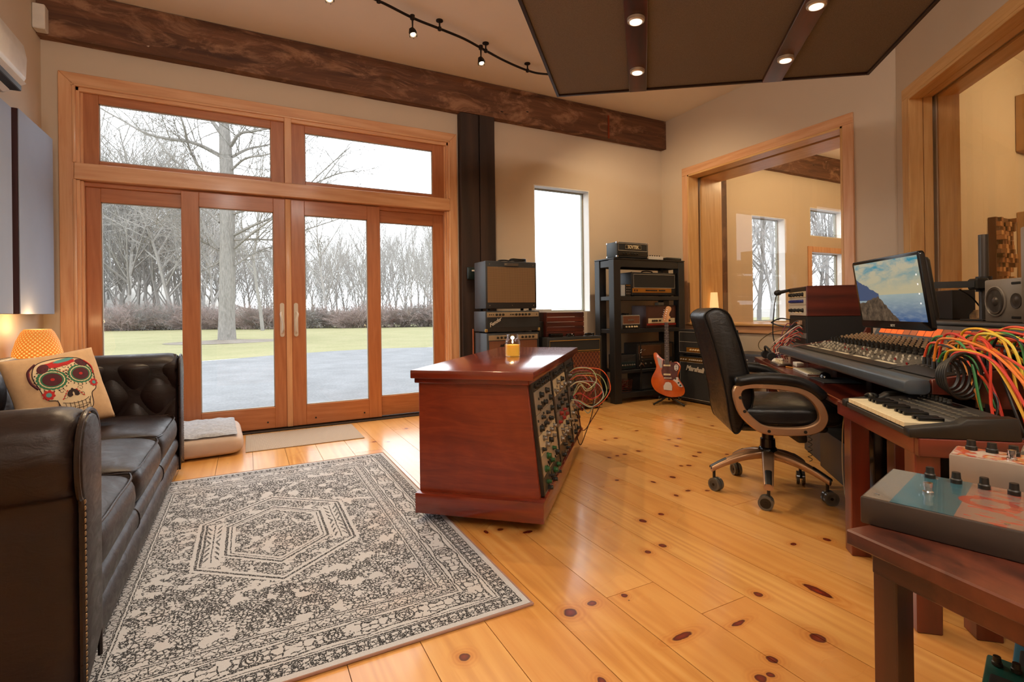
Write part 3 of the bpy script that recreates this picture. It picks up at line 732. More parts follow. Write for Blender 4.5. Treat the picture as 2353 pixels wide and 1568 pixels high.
for x, y, dx, dy in ((-.35, 3.775, .3, -.8), (.545, 3.79, .1, -.8), (1.21, 3.972, .1, -.7), (1.895, 4.155, .15, -.6), (3.28, 3.72, 1.1, .75)):
    h = bpy.data.objects.new('spot_head', None); 
    hd = Vector((dx, dy, -2)).normalized()
    q = hd.to_track_quat('-Z', 'Y').to_matrix().to_4x4()
    g = G(); g.lathe([(.02, ZT+.02), (.02, ZT-.012), (.008, ZT-.02), (.006, ZT-.075)][::-1], 10, T(x, y, 0))
    g.tube([(x-.026, y, ZT-.12), (x-.024, y, ZT-.095), (x, y, ZT-.075), (x+.024, y, ZT-.095), (x+.026, y, ZT-.12)], .004, 6)
    hm = T(x, y, ZT-.115) @ q
    g.lathe([(.012, .03), (.022, .025), (.026, 0), (.03, -.03), (.026, -.032), (.02, -.01)][::-1], 14, hm)
    for k in range(6):
        a = k*PI/3; g.tube([hm @ Vector((.024*math.cos(a), .024*math.sin(a), .015)), hm @ Vector((.034*math.cos(a), .034*math.sin(a), -.02)), hm @ Vector((.03*math.cos(a), .03*math.sin(a), -.04))], .0025, 4)
    bpy.data.objects.remove(h)
    h = O('spot_head', g, BRONZE, TR)
    g = G(); g.ball((0, 0, -.02), .02, 12, hm); O('bulb', g, BULB, h)
    lamp('SPOT', hm @ Vector((0, 0, -.055)), 150, .03, WARM, TR, Vector((x, y, ZT-.2))+hd*3, 125, 1.0)

# added unseen fill lights near the ceiling, without fixtures, brightening the room
for x, y, p in ((-.3, -1.2, 100), (1.0, -1.4, 100), (1.0, .5, 52)):
    lamp('POINT', (x, y, {-1.2: 3.24, -1.4: 3.24, 1.1: 3.02, .5: 3.16}[y]), p, .10, (1, .93, .84))

# ------------------------------------------------------------------ wall mounted air conditioner and acoustic panels
AC = E('air_conditioner', 'white wall mounted air conditioner high on the left wall', 'air conditioner', (XL+.001, 3.55, 2.35))
g = G(); pr = [(0, 0), (.10, -.0), (.165, .03), (.20, .10), (.205, .22), (.19, .30), (0, .32)]
g.poly([(a, b) for a, b in pr], -.45, .45, .008, 2, Matrix(((1, 0, 0, 0), (0, 0, 1, 0), (0, 1, 0, 0), (0, 0, 0, 1))))
O('body', g, WHT, AC)
g = G(); g.box((.10, -.36, .005), (.192, .40, .085), .004); O('outlet_slot', g, BLK, AC)
g = G(); g.hexa([(.115, -.35, -.012), (.215, -.35, .05), (.215, .39, .05), (.115, .39, -.012), (.113, -.35, -.006), (.213, -.35, .056), (.213, .39, .056), (.113, .39, -.006)]); O('louvre', g, WHT, AC)
PB = plain('pale_blue_fabric', '#99a3b4', .9, var=.03, nscale=6, bump=.15, bscale=400)
PE = plain('maroon_panel_edge', '#3d1f22', .8)
for i, (ya, yb, ze, lab) in enumerate(((4.20, 4.83, 2.335, 'grey fabric acoustic panel nearest the door casing on the left wall'), (3.46, 4.09, 2.30, 'grey fabric acoustic panel cut by the left edge of the picture'))):
    p = E('acoustic_panel', lab, 'acoustic panel', (XL+.02, ya, 1.055))
    g = G(); g.box((0, 0, 0), (.079, yb-ya, ze-1.055), .004); O('frame_core', g, PE, p)
    g = G(); g.box((.079, 0, 0), (.084, yb-ya, ze-1.055), .002); g.box((.0, yb-ya-.0005, 0), (.08, yb-ya+.002, ze-1.055), .001); O('fabric_face', g, PB, p)
g = G(); g.box((XL+.002, 4.80, 3.12), (XL+.075, 4.885, 3.30), .006); O('line_cover', g, WHT, None, 'white line cover elbow in the corner beside the dark beam', 'pipe cover')
# ------------------------------------------------------------------ leather sofa
def leather(name, a, b, rough=.32):
    m = N(name); v = m.coord(); f = m.noise(v, 5, 4, .6, .4)
    vo = m.n('ShaderNodeTexVoronoi', feature='DISTANCE_TO_EDGE'); vo.inputs['Scale'].default_value = 150; m.l(v, vo.inputs['Vector'])
    wr = m.noise(m.coord(scale=(6, 6, 14)), 2.2, 4, .6, 1.2)
    m.set(Base_Color=m.ramp(f, [(.3, lin(a)), (.7, lin(b))]), Roughness=m.ramp(wr, [(.3, (rough-.06,)*3), (.7, (rough+.12,)*3)]), Specular_IOR_Level=.3, Coat_Weight=.04, Coat_Roughness=.3)
    h = m.math('ADD', m.math('MULTIPLY', vo.outputs['Distance'], .10), m.math('MULTIPLY', wr, 1.6)); m.bump(h, .20, .006); return m.mat
LEA = leather('dark_brown_leather', '#150c0a', '#221411', .40); LEAB = leather('leather_button', '#170f0d', '#241713', .3)
SOFA = E('leather_sofa', 'dark brown tufted leather sofa with rolled arms along the left wall', 'sofa', (0, 0, 0))
SY0, SY1, SXB, SXF = 1.68, 4.02, -1.30, -.40
def arm(name, yo, s):        # yo = outer face, s = +1 inner side toward +y
    prof = [(0, .05), (0, .15), (0, .25), (0, .35), (0, .45), (.0, .555), (-.018, .575), (-.036, .62), (-.04, .68), (-.022, .74), (.02, .778), (.075, .792), (.135, .78), (.175, .745), (.19, .69), (.188, .60), (.185, .35), (.185, .05)]
    pr = smooth_pts([(a, b, 0) for a, b in prof], 3)
    g = G(); xs = [-1.28, -1.1, -.95, -.8, -.7, -.6, -.52, -.45, -.425, -.405, -.395, -.392]; ins = [0]*8+[.004, .012, .024, .04]
    cy, cz = .09, .5
    def f(u, v):
        i = int(round(v*(len(xs)-1))); p = pr[int(round(u*(len(pr)-1)))]
        k = ins[i]; dy = (p.x-cy); dz = p.y-cz
        y = cy + dy - math.copysign(min(abs(dy), k), dy); z = p.y - (k if p.y > .7 else 0)
        pleat = .0045*math.sin(p.y*75+p.x*55)*min(1, (i-4)/3) if (p.y > .58 and i > 4) else 0
        return (xs[i] + (pleat if i > 3 else 0), yo + s*(y + pleat*.8 + .0025*noise.noise((xs[i]*7, p.y*7, s))), z)
    g.grid(f, len(pr), len(xs)); g.bm.verts.ensure_lookup_table(); nx = len(xs)
    for i in (0, nx-1): g.bm.faces.new([g.bm.verts[j*nx+i] for j in range(len(pr))])
    g.bm.faces.new([g.bm.verts[i] for i in range(nx)]+[g.bm.verts[(len(pr)-1)*nx+i] for i in range(nx-1, -1, -1)])
    bmesh.ops.recalc_face_normals(g.bm, faces=g.bm.faces)
    a = O(name, g, LEA, SOFA, ang=1.2)
    # front facing panel with welt
    g = G(); pp = [(a_*.86+.013, .06+(b_-.05)*.955) for a_, b_ in [(p.x, p.y) for p in pr[::2]]]
    g.poly([(yo+s*a_, b_) for a_, b_ in pp], -.394, -.376, .008, 3, YZ)
    O('arm_front_panel', g, LEA, a, ang=1.2)
    g = G(); g.tube([(-.384, yo+s*(p.x*.93+.006), .055+(p.y-.05)*.975) for p in pr], .0065, 6); O('welt', g, LEAB, a)
    g = G()
    for k in range(30):
        z = .07+k*.0165; g.ball((-.379, yo+s*.012, z), .0072, 8, sc=(.6, 1, 1))
    O('nailhead_row', g, plain('aged_brass', '#8a6f4c', .35, .8), a)
    return a
arm('near_arm', SY0, 1); arm('far_arm', SY1, -1)
def tuft(p, q):
    a, b = p+q, p-q
    ha, hb = abs(math.sin(PI*a)), abs(math.sin(PI*b))
    return (ha*hb)**.35
def tufted(name, fn, nu, nv, parent, ps, depth, btn):
    g = G(); g.grid(lambda u, v: fn(u, v, tuft(u*ps[0]+ps[2], v*ps[1]+ps[3])*depth), nu, nv)
    o = O(name, g, LEA, parent, ang=1.6)
    for p in range(-2, 2*int(ps[0])+4):
        for q in range(-2, 8):
            if (p+q) % 2: continue
            u, v = (p/2-ps[2])/ps[0], (q/2-ps[3])/ps[1]
            if .03 < u < .97 and .06 < v < .9:
                g = G(); c = Vector(fn(u, v, .008)); g.ball(c, .0165, 10, sc=(.9, .9, 1)); O('tuft_button', g, LEAB, o)
    return o
BACK = tufted('tufted_back', lambda u, v, d: ((-1.06-.06*v+d if v < .86 else -1.06-.06*v+d*(1-v)/.14-(v-.86)*.6), SY0+.15+(SY1-SY0-.3)*u, .40+.41*v - (max(0, v-.86)**2)*1.2), 121, 40, SOFA, (8.6, 1.25, .1, .12), .05, None)
tufted('tufted_arm_lining', lambda u, v, d: (-1.12+.72*u-.004, SY1-.183-(d if v < .84 else d*(1-v)/.16)+.02+(max(0, v-.84))*.35, .40+.385*v), 60, 34, SOFA, (3.2, 1.22, .235, .06), .045, None)
g = G(); g.box((SXB, SY0+.05, .06), (-1.10, SY1-.05, .775), .05, 4); O('back_frame', g, LEA, SOFA, ang=1.2)
g = G(); g.tube(smooth_pts([(-1.2, SY0+.12, .762), (-1.2, 2.5, .768), (-1.2, SY1-.12, .762)], 6), .045, 14); O('back_roll', g, LEA, SOFA, ang=1.2)
g = G(); g.box((-1.12, SY0+.17, .06), (-.42, SY1-.17, .24), .01); O('seat_deck', g, LEA, SOFA)
def cushion_fn(y0, y1, x0, x1, z0, z1, puff):
    g = G(); n = 5.0
    def f(u, v):
        th = 2*PI*u; ph = PI*(v-.5)
        def se(c, e): return math.copysign(abs(c)**e, c)
        cx = se(math.cos(ph), .28)*se(math.cos(th), .22); cy = se(math.cos(ph), .28)*se(math.sin(th), .22); cz = se(math.sin(ph), .5)
        x, y, z = (x0+x1)/2+(x1-x0)/2*cx, (y0+y1)/2+(y1-y0)/2*cy, (z0+z1)/2+(z1-z0)/2*cz
        if cz > 0: z += puff*(1-cx*cx)*(1-cy*cy)*1.2 + .003*noise.noise((x*9, y*9, 1))
        x += .02*cx*(1-cz*cz) if cx > 0 else 0
        return (x, y, z)
    g.grid(f, 64, 25, closed_u=True); bmesh.ops.remove_doubles(g.bm, verts=g.bm.verts, dist=1e-4)
    return g
for a, b in ((1.868, 2.51), (2.515, 3.175), (3.18, 3.835)):
    c = O('seat_cushion', cushion_fn(a, b, -1.1, -.405, .235, .425, .03), LEA, SOFA, ang=1.6)
    g = G(); g.tube(smooth_pts([(-1.0, a+.012, .412), (-.5, a+.013, .41), (-.41, a+.04, .402), (-.40, (a+b)/2, .404), (-.41, b-.04, .402), (-.5, b-.013, .41), (-1.0, b-.012, .412)], 5), .0045, 6); O('piping', g, LEAB, c)
g = G(); n = 60
def rail(zc, r, x):
    g.grid(lambda u, v: (x+r*.55*math.cos(PI*(u-.5))+.0015*noise.noise((v*40, u*3, zc*9)), SY0+.186+(SY1-SY0-.372)*v, zc+r*math.sin(PI*(u-.5))), 12, n)
rail(.215, .045, -.415); O('front_roll', g, LEA, SOFA, ang=1.4)
g = G(); rail(.105, .07, -.428); O('front_apron', g, LEA, SOFA, ang=1.4)
for y in (2.51, 3.175):
    g = G(); g.tube([(-.415+.026*math.cos(t), y, .215+.046*math.sin(t)) for t in [PI*(k/8-.5) for k in range(9)]], .003, 5); O('roll_seam', g, LEAB, SOFA)
for x in (-.46, -1.2):
    for y in (SY0+.08, SY1-.08):
        g = G(); g.lathe([(.025, .0108), (.035, .02), (.03, .055), (.022, .062)], 14, T(x, y, 0)); O('foot', g, plain('black_wood', '#120d0b', .4), SOFA)

# ------------------------------------------------------------------ pillows
PM = Matrix(((.747, -.2868, .5998, -.845), (.6559, .1707, -.7353, 3.36), (.1085, .9427, .3156, .655), (0, 0, 0, 1)))
LINEN = plain('natural_linen', '#c3a27c', .9, var=.07, nscale=40, bump=.4, bscale=350)
def pz(x, y, h=.2, t=.075):
    a = max(0, 1-(x/h)**2); b = max(0, 1-(y/h)**2); return t*(a*b)**.42
def pillow(name, label, M, h, mat, t=.075, cat='pillow'):
    p = E(name, label, cat); p.matrix_world = M
    g = G()
    for s in (1, -1):
        g.grid(lambda u, v: (lambda x, y: (x*(1-.05*(1-abs(y/h))), y*(1-.05*(1-abs(x/h))), s*pz(x, y, h, t)+.004*noise.noise((x*12, y*12, s))*(1-max(abs(x), abs(y))/h)))(h*(2*u-1), h*(2*v-1)), 40, 40)
    bmesh.ops.remove_doubles(g.bm, verts=g.bm.verts, dist=1e-4); bmesh.ops.recalc_face_normals(g.bm, faces=g.bm.faces)
    O('cover', g, mat, p, ang=2)
    return p
SKP = pillow('throw_pillow', 'tan linen throw pillow printed with a colourful sugar skull', PM, .20, LINEN)
INK = [plain('ink_brown_black', '#2a1614', .85), plain('ink_red', '#b02020', .85), plain('ink_green', '#2c6b4a', .85), plain('ink_teal', '#4f8f8f', .85), plain('ink_cream', '#d8c3a0', .9), plain('ink_maroon', '#4a1420', .85)]
g = G()
def S(x, y, lift=.0012): return (x*(1-.05*(1-abs(y/.2))), y*(1-.05*(1-abs(x/.2))), pz(x, y) + .004*noise.noise((x*12, y*12, 1))*(1-max(abs(x), abs(y))/.2) + lift)
def disc(cx, cy, rx, ry, mi, lift=.0012, scal=0, amp=0, n=28, rot=0):
    g.mi = mi; cr, sr = math.cos(rot), math.sin(rot)
    def f(u, v):
        a = 2*PI*u; k = v*(1+amp*abs(math.sin(a*scal/2)) if scal else v*0+1); x, y = rx*k*math.cos(a), ry*k*math.sin(a)
        return S(cx+x*cr-y*sr, cy+x*sr+y*cr, lift)
    g.grid(lambda u, v: f(u, max(v, .01)), n*(2 if scal else 1), 6, closed_u=True)
def line(pts, r, mi=0, closed=False, n=5):
    g.mi = mi; q = smooth_pts([(a, b, 0) for a, b in pts], n, closed); g.tube([S(p.x, p.y, .001) for p in q], r, 4, closed)
# head: cream fill with outline
hd = [(-.115, .03), (-.12, .09), (-.09, .145), (-.03, .165), (.04, .165), (.105, .14), (.14, .08), (.14, .02), (.13, -.03), (.10, -.055), (.09, -.12), (.04, -.145), (-.03, -.14), (-.055, -.11), (-.06, -.06), (-.10, -.04)]
hp = smooth_pts([(a, b, 0) for a, b in hd], 4, True); g.mi = 4
g.grid(lambda u, v: (lambda p: S(.01+(p.x-.01)*max(v, .01), .03+(p.y-.03)*max(v, .01), .0007))(hp[int(round(u*len(hp))) % len(hp)]), len(hp), 10, closed_u=True)
line(hd, .0022, 0, True, 4)
for cx, cy, rx in ((-.052, .055, .052), (.078, .06, .05)):
    disc(cx, cy, rx*1.12, rx*.98, 2, .0014, 20, .12); disc(cx, cy, rx*.98, rx*.84, 4, .0018, 20, .05); disc(cx, cy, rx*.92, rx*.78, 2, .0022, 0); disc(cx, cy, rx*.78, rx*.66, 5, .0026); disc(cx, cy, .009, .0075, 1, .0032)
    for k in range(22):
        a = k*2*PI/22; disc(cx+rx*1.36*math.cos(a), cy+rx*1.2*math.sin(a), .0034, .0034, 0, .0022, n=8)
for s in (-1, 1):
    disc(.014+s*.012, -.035, .014, .02, 0, .002, rot=s*.5)
disc(.014, -.022, .008, .014, 0, .002); disc(.014, -.04, .004, .010, 4, .003); 
disc(.0, .135, .07, .016, 1, .0016, 9, .15, rot=.06); disc(.03, .15, .045, .009, 3, .002, 7, .1, rot=.1); disc(-.07, .12, .03, .02, 5, .0018, rot=.7); disc(.1, .12, .03, .018, 5, .0018, rot=-.6)
line([(-.118, .02), (-.135, .06), (-.128, .115), (-.09, .15)], .006, 5); line([(-.122, .03), (-.135, .07), (-.125, .11)], .0035, 1); line([(.14, .05), (.142, .09), (.115, .13)], .004, 1)
for cx, cy, r in ((-.088, -.02, .021), (.128, .0, .017)):
    disc(cx, cy, r, r, 1, .0026, 8, .3); disc(cx, cy, r*.55, r*.55, 3, .0032)
line([(-.06, -.055), (-.045, -.105), (-.02, -.118), (.03, -.118), (.07, -.11), (.088, -.07)], .0016); line([(-.04, -.075), (.0, -.088), (.05, -.086), (.08, -.072)], .0016)
for k in range(7): x = -.03+k*.018; line([(x, -.082), (x+.001, -.105), (x, -.13)], .0012)
line([(-.05, -.105), (.01, -.108), (.08, -.1)], .0011)
for x0, y0, s in ((-.03, -.015, 1), (.055, -.015, -1), (-.02, -.05, 1), (.055, -.05, -1), (.02, .115, 1), (-.02, .105, -1), (.015, .07, 1)):
    line([(x0+.014*s*math.cos(t)*(1-t/9), y0+.014*math.sin(t)*(1-t/9)) for t in [k*.8 for k in range(9)]], .0009, 0)
for k in range(5): disc(-.02+.012*k, .09+.003*(k % 2), .0025, .0035, 1, .002, n=8)
for k in range(4): disc(.035+.008*k, -.02-.012*k, .003, .006, 1, .002, n=8, rot=.8); disc(-.01-.008*k, -.02-.012*k, .003, .006, 1, .002, n=8, rot=-.8)
O('printed_skull', g, INK, SKP, ang=2)
KP = N('black_white_print'); _v = KP.coord(scale=(1, 1, 1)); _k = KP.n('ShaderNodeTexVoronoi'); _k.inputs['Scale'].default_value = 22; KP.l(_v, _k.inputs['Vector'])
KP.set(Base_Color=KP.ramp(_k.outputs['Distance'], [(.33, lin('#2c2d33')), (.40, lin('#b9b6b2'))]), Roughness=.9)
PM2 = T(-.93, 2.62, .645) @ R(-.18) @ R(PI/2+.15, 'Z') @ R(PI/2-.32, 'X')
pillow('throw_pillow', 'black and white patterned throw pillow cut by the left edge of the picture', PM2, .19, KP.mat, .06)

# ------------------------------------------------------------------ wicker lamp on a small table behind the sofa
ST = E('side_table', 'small dark side table behind the sofa carrying the wicker lamp', 'side table', (-1.2, 4.32, 0))
g = G(); g.box((-.125, -.16, .655), (.16, .16, .68), .004); O('table_top', g, DESKW['x'], ST)
for x in (-.105, .14):
    for y in (-.14, .14): g = G(); g.box((x-.015, y-.015, 0), (x+.015, y+.015, .656), .002); O('leg', g, DESKW['z'], ST)
LP = E('wicker_lamp', 'glowing woven wicker table lamp behind the sofa corner', 'lamp', (-1.195, 4.32, .68))
wm = N('glowing_wicker'); v = wm.coord(); sp_ = wm.n('ShaderNodeSeparateXYZ'); wm.l(v, sp_.inputs[0])
an = wm.math('ARCTAN2', sp_.outputs[1], sp_.outputs[0]); 
s1 = wm.math('SINE', wm.math('ADD', wm.math('MULTIPLY', an, 30.0), wm.math('MULTIPLY', sp_.outputs[2], 270.0))); s2 = wm.math('SINE', wm.math('SUBTRACT', wm.math('MULTIPLY', an, 30.0), wm.math('MULTIPLY', sp_.outputs[2], 270.0)))
f = wm.math('MULTIPLY_ADD', wm.math('ADD', s1, s2), .25, .5)
gz_ = wm.math('MULTIPLY_ADD', sp_.outputs[2], -3.2, 1.6)
wm.set(Base_Color=wm.ramp(f, [(.3, lin('#9a5a20')), (.7, lin('#c98a44'))]), Roughness=.7, Emission_Color=wm.ramp(f, [(.15, lin('#ffd878')), (.42, lin('#ff9a2a')), (.6, lin('#c8580c'))]), Emission_Strength=wm.math('MAXIMUM', gz_, .55)); wm.bump(f, .6, .004)
g = G(); g.lathe([(.09, 0), (.118, .03), (.128, .075), (.123, .13), (.105, .20), (.082, .255), (.066, .276), (.06, .276)], 48); O('lamp_shade', g, wm.mat, LP, ang=1.5)
g = G(); g.cyl((0, 0, 0), (0, 0, .02), .07, n=20); O('lamp_base', g, DESKW['x'], LP)
lamp('POINT', (0, 0, .31), 5, .05, (1, .62, .28), LP)
# ------------------------------------------------------------------ patterned rug
def rug_mat(hx, hy):
    m = N('rug_pattern'); v = m.coord(); wv = m.n('ShaderNodeTexNoise'); wv.inputs['Scale'].default_value = 55; wv.inputs['Detail'].default_value = 2; m.l(v, wv.inputs['Vector'])
    jit = m.n('ShaderNodeVectorMath', operation='MULTIPLY_ADD'); m.l(wv.outputs['Color'], jit.inputs[0]); jit.inputs[1].default_value = (.010, .010, 0); jit.inputs[2].default_value = (-.005, -.005, 0)
    vj = m.vmath('ADD', v, jit.outputs[0])
    s = m.n('ShaderNodeSeparateXYZ'); m.l(vj, s.inputs[0])
    ax, ay = m.math('ABSOLUTE', s.outputs[0]), m.math('ABSOLUTE', s.outputs[1])
    dx, dy = m.math('SUBTRACT', hx, ax), m.math('SUBTRACT', hy, ay)
    d = m.math('MINIMUM', dx, dy)
    along = m.math('ADD', m.math('MULTIPLY', m.math('LESS_THAN', dx, dy), ay), m.math('MULTIPLY', m.math('GREATER_THAN', dx, dy), ax))
    def band(x, c, w): return m.math('LESS_THAN', m.math('ABSOLUTE', m.math('SUBTRACT', x, c)), w)
    def between(x, a, b): return m.math('MULTIPLY', m.math('GREATER_THAN', x, a), m.math('LESS_THAN', x, b))
    def AND(a, b): return m.math('MULTIPLY', a, b)
    def OR(a, b): return m.math('MAXIMUM', a, b)
    def cell(x, p): return m.math('ABSOLUTE', m.math('SUBTRACT', m.math('MULTIPLY', m.math('FRACT', m.math('DIVIDE', x, p)), p), p/2))   # mirrored repeat
    def vor(ca, cb, scale, feat='DISTANCE_TO_EDGE'):
        c = m.n('ShaderNodeCombineXYZ'); m.l(ca, c.inputs[0]); m.l(cb, c.inputs[1])
        x = m.n('ShaderNodeTexVoronoi', feature=feat); x.inputs['Scale'].default_value = scale; m.l(c.outputs[0], x.inputs['Vector']); return x.outputs['Distance']
    # fine ornament networks, mirrored so that they read as woven motifs
    e1 = m.math('LESS_THAN', vor(cell(along, .065), d, 62), .10)
    e2 = m.math('LESS_THAN', vor(cell(along, .23), d, 40), .085)
    fl = m.math('SINE', m.math('MULTIPLY', vor(ax, ay, 8.5, 'F1'), 150.0))
    nz = m.noise(v, 15, 3, .6)
    fe = m.math('LESS_THAN', vor(ax, ay, 64), .14)
    fl_m = AND(m.math('GREATER_THAN', fl, .45), m.math('LESS_THAN', vor(ax, ay, 8.5, 'F1'), .055))
    field = OR(AND(fe, m.math('GREATER_THAN', nz, .43)), fl_m)
    # border rings
    dark = AND(between(d, .035, .082), OR(e1, m.math('GREATER_THAN', m.math('SINE', m.math('MULTIPLY', along, 190.0)), .55)))
    for c, w_ in ((.033, .0022), (.086, .0035), (.098, .002), (.205, .003), (.214, .002), (.262, .0022), (.272, .0022)): dark = OR(dark, band(d, c, w_))
    vine = m.math('ADD', .107, m.math('MULTIPLY', m.math('ABSOLUTE', m.math('SINE', m.math('MULTIPLY', along, 15.0))), .012))
    dark = OR(dark, band(m.math('SUBTRACT', d, vine), 0.0, .0035))
    vine2 = m.math('SUBTRACT', .196, m.math('MULTIPLY', m.math('ABSOLUTE', m.math('SINE', m.math('MULTIPLY', along, 15.0))), .010))
    dark = OR(dark, band(m.math('SUBTRACT', d, vine2), 0.0, .0028))
    ros = m.math('SQRT', m.math('ADD', m.math('POWER', cell(along, .23), 2.0), m.math('POWER', m.math('SUBTRACT', d, .152), 2.0)))
    rosette = AND(m.math('LESS_THAN', ros, .036), m.math('GREATER_THAN', m.math('SINE', m.math('MULTIPLY', ros, 480.0)), .1))
    dark = OR(dark, AND(between(d, .118, .19), OR(AND(e2, m.math('GREATER_THAN', nz, .42)), rosette)))
    dark = OR(dark, AND(between(d, .216, .26), e1))
    fm = m.math('GREATER_THAN', d, .275)
    # hexagon medallions
    def hexd(a, b, c): # side at |x|=a to y=b, apex y=c
        return m.math('MAXIMUM', m.math('SUBTRACT', ax, a), m.math('MULTIPLY', m.math('SUBTRACT', m.math('ADD', ay, m.math('MULTIPLY', ax, (c-b)/a)), c), .78))
    h1, h2, h3 = hexd(.312, .245, .49), hexd(.207, .16, .335), hexd(.30, .235, .472)
    med = OR(OR(band(h1, 0, .0055), band(h2, 0, .0055)), band(h2, -.018, .0025))
    med = OR(med, AND(between(h1, -.022, -.012), m.math('LESS_THAN', ay, .235)))
    tw = m.math('ADD', m.math('ABSOLUTE', m.math('SUBTRACT', ax, .26)), m.math('MULTIPLY', m.math('FRACT', m.math('MULTIPLY', ay, 20.0)), -.02))
    leafs = AND(AND(m.math('LESS_THAN', m.math('ABSOLUTE', m.math('SUBTRACT', ax, .26)), .028), band(tw, .012, .0045)), m.math('LESS_THAN', ay, .2))
    med = OR(med, OR(leafs, AND(band(ax, .26, .0025), m.math('LESS_THAN', ay, .21))))
    # stepped corner bands
    q = m.math('MULTIPLY', m.math('FLOOR', m.math('DIVIDE', m.math('ADD', ax, .03), .07)), .07)
    st = m.math('SUBTRACT', m.math('ADD', ay, m.math('MULTIPLY', q, .80)), .755)
    step = AND(between(st, -.035, .02), m.math('GREATER_THAN', m.math('SINE', m.math('MULTIPLY', m.math('ADD', ax, m.math('MULTIPLY', ay, .3)), 420.0)), -.2))
    calm = OR(m.math('LESS_THAN', m.math('ABSOLUTE', h1), .020), OR(band(h2, -.008, .026), AND(between(h1, -.09, 0), m.math('LESS_THAN', ay, .22))))
    inner = OR(AND(field, m.math('SUBTRACT', 1.0, calm)), OR(med, AND(step, m.math('GREATER_THAN', nz, .40))))
    dark = OR(dark, AND(fm, inner))
    dark = AND(dark, m.math('GREATER_THAN', m.noise(v, 210, 2), .425))
    pile = m.noise(v, 420, 2)
    lightc = m.mix(pile, lin('#a6aab2'), lin('#d0d3da')); lightc = m.mix(m.ramp(m.noise(v, 3, 3), [(.5, (0,)*3), (.8, (.4,)*3)]), lightc, lin('#c4b2a8'))
    darkc = m.mix(pile, lin('#141619'), lin('#34363a'))
    col = m.mix(m.math('MULTIPLY', dark, .96), lightc, darkc)
    m.set(Base_Color=col, Roughness=.95, Specular_IOR_Level=.1); m.bump(pile, .6, .004); return m.mat
RX0, RX1, RY0, RY1 = -.647, .883, 1.542, 3.744
RUG = E('area_rug', 'grey and charcoal persian style rug in front of the sofa', 'rug', ((RX0+RX1)/2, (RY0+RY1)/2, 0))
hx, hy = (RX1-RX0)/2, (RY1-RY0)/2
g = G(); g.box((-hx+.006, -hy+.006, .0005), (hx-.006, hy-.006, .010), .002); O('pile_field', g, rug_mat(hx, hy), RUG)
g = G(); g.tube([(-hx+.006, -hy+.006, .0065), (hx-.006, -hy+.006, .0065), (hx-.006, hy-.006, .0065), (-hx+.006, hy-.006, .0065)], .0062, 8, True); O('edge_binding', g, plain('dusty_pink_binding', '#977568', .9, bump=.3, bscale=300), RUG)
# ------------------------------------------------------------------ door mat and dog bed
m = N('ribbed_mat'); wv = m.n('ShaderNodeTexWave', bands_direction='X'); wv.inputs['Scale'].default_value = 55; m.l(m.coord(), wv.inputs[0])
m.set(Base_Color=m.mix(wv.outputs['Fac'], lin('#8f7d6b'), lin('#b3a18c')), Roughness=.9); m.bump(wv.outputs['Fac'], .5, .003)
g = G(); g.box((-.016, 4.285, .0005), (.856, 4.875, .007), .002); O('door_mat', g, m.mat, None, 'flat tan ribbed door mat on the floor before the glass doors', 'door mat')
DB = E('dog_bed', 'grey plush pet cushion on the floor beyond the end of the sofa', 'pet bed', (-.33, 4.62, .001), .05)
g = cushion_fn(-.40, .36, -.31, .27, 0, .15, .02); O('cushion_side', g, plain('tan_grey_canvas', '#b9a79b', .85, bump=.2), DB, ang=1.6)
g = G(); g.grid(lambda u, v: (-.285+.53*u, -.37+.70*v, .153+.035*(max(0, 1-(2*u-1)**2)*max(0, 1-(2*v-1)**2))**.5+.010*noise.noise((u*9, v*9, 0))), 40, 40); O('plush_top', g, plain('grey_plush', '#97979a', .95, var=.25, nscale=60, bump=.9, bscale=90), DB, ang=2)
# ------------------------------------------------------------------ rolling studio island with rack gear
def GU(u0, w0): return G(T(-u0, w0, 0))
def EU(name, label, cat, u, w_, z=0, group=None): return E(name, label, cat, uw(u, w_, z), RZ, group)
IU, IW = 3.05, -.79
IS = EU('studio_island', 'low red stained island cabinet with slanted rack gear on its side', 'cabinet', IU, IW)
def chmat(name, c1, c2):
    m = N(name); v = m.coord(scale=(1.2, 1.2, 9)); f1 = m.noise(v, 2.2, 7, .65, 1.3); f2 = m.noise(m.coord(), 4.5, 3, .6, .6)
    f = m.math('ADD', m.math('MULTIPLY', f1, .65), m.math('MULTIPLY', f2, .35))
    m.set(Base_Color=m.ramp(f, [(.28, lin(c1)), (.5, lin('#742911')), (.74, lin(c2))]), Roughness=.34, Coat_Weight=.35, Coat_Roughness=.2); m.bump(f1, .04, .002); return m.mat
CHV = chmat('stained_birch_panel', '#56180c', '#8f3d1e')
CHT = wood('stained_top', '#54180e', '#7c2d18', 'y', .2, .6, 1.0, 0, .03)
g = GU(IU, IW); g.box((2.28, .494, .709), (3.90, 1.112, .75), .004, 2); O('island_top', g, CHT, IS)
g = GU(IU, IW); g.box((2.30, .52, .685), (3.88, 1.10, .7095), .003); O('top_moulding', g, CHT, IS)
for ua, ub in ((2.33, 2.355), (3.80, 3.825)):
    g = GU(IU, IW); g.poly([(1.09, .14), (1.09, .69), (.535, .69), (.478, .14)], ua, ub, .002, 1, YZ); O('side_panel', g, CHV, IS)
g = GU(IU, IW); g.box((2.355, 1.07, .14), (3.80, 1.09, .69)); O('back_panel', g, CHV, IS)
g = GU(IU, IW); g.box((2.29, .455, .048), (3.85, 1.098, .146), .004, 2); O('plinth', g, CHT, IS)
for u in (2.48, 3.7):
    for y in (.53, .99):
        g = GU(IU, IW); g.cyl((u, y-.012, .024), (u, y+.012, .024), .0235, n=16); g.cyl((u, y, .03), (u, y, .05), .008, n=8); O('caster', g, RUB, IS)
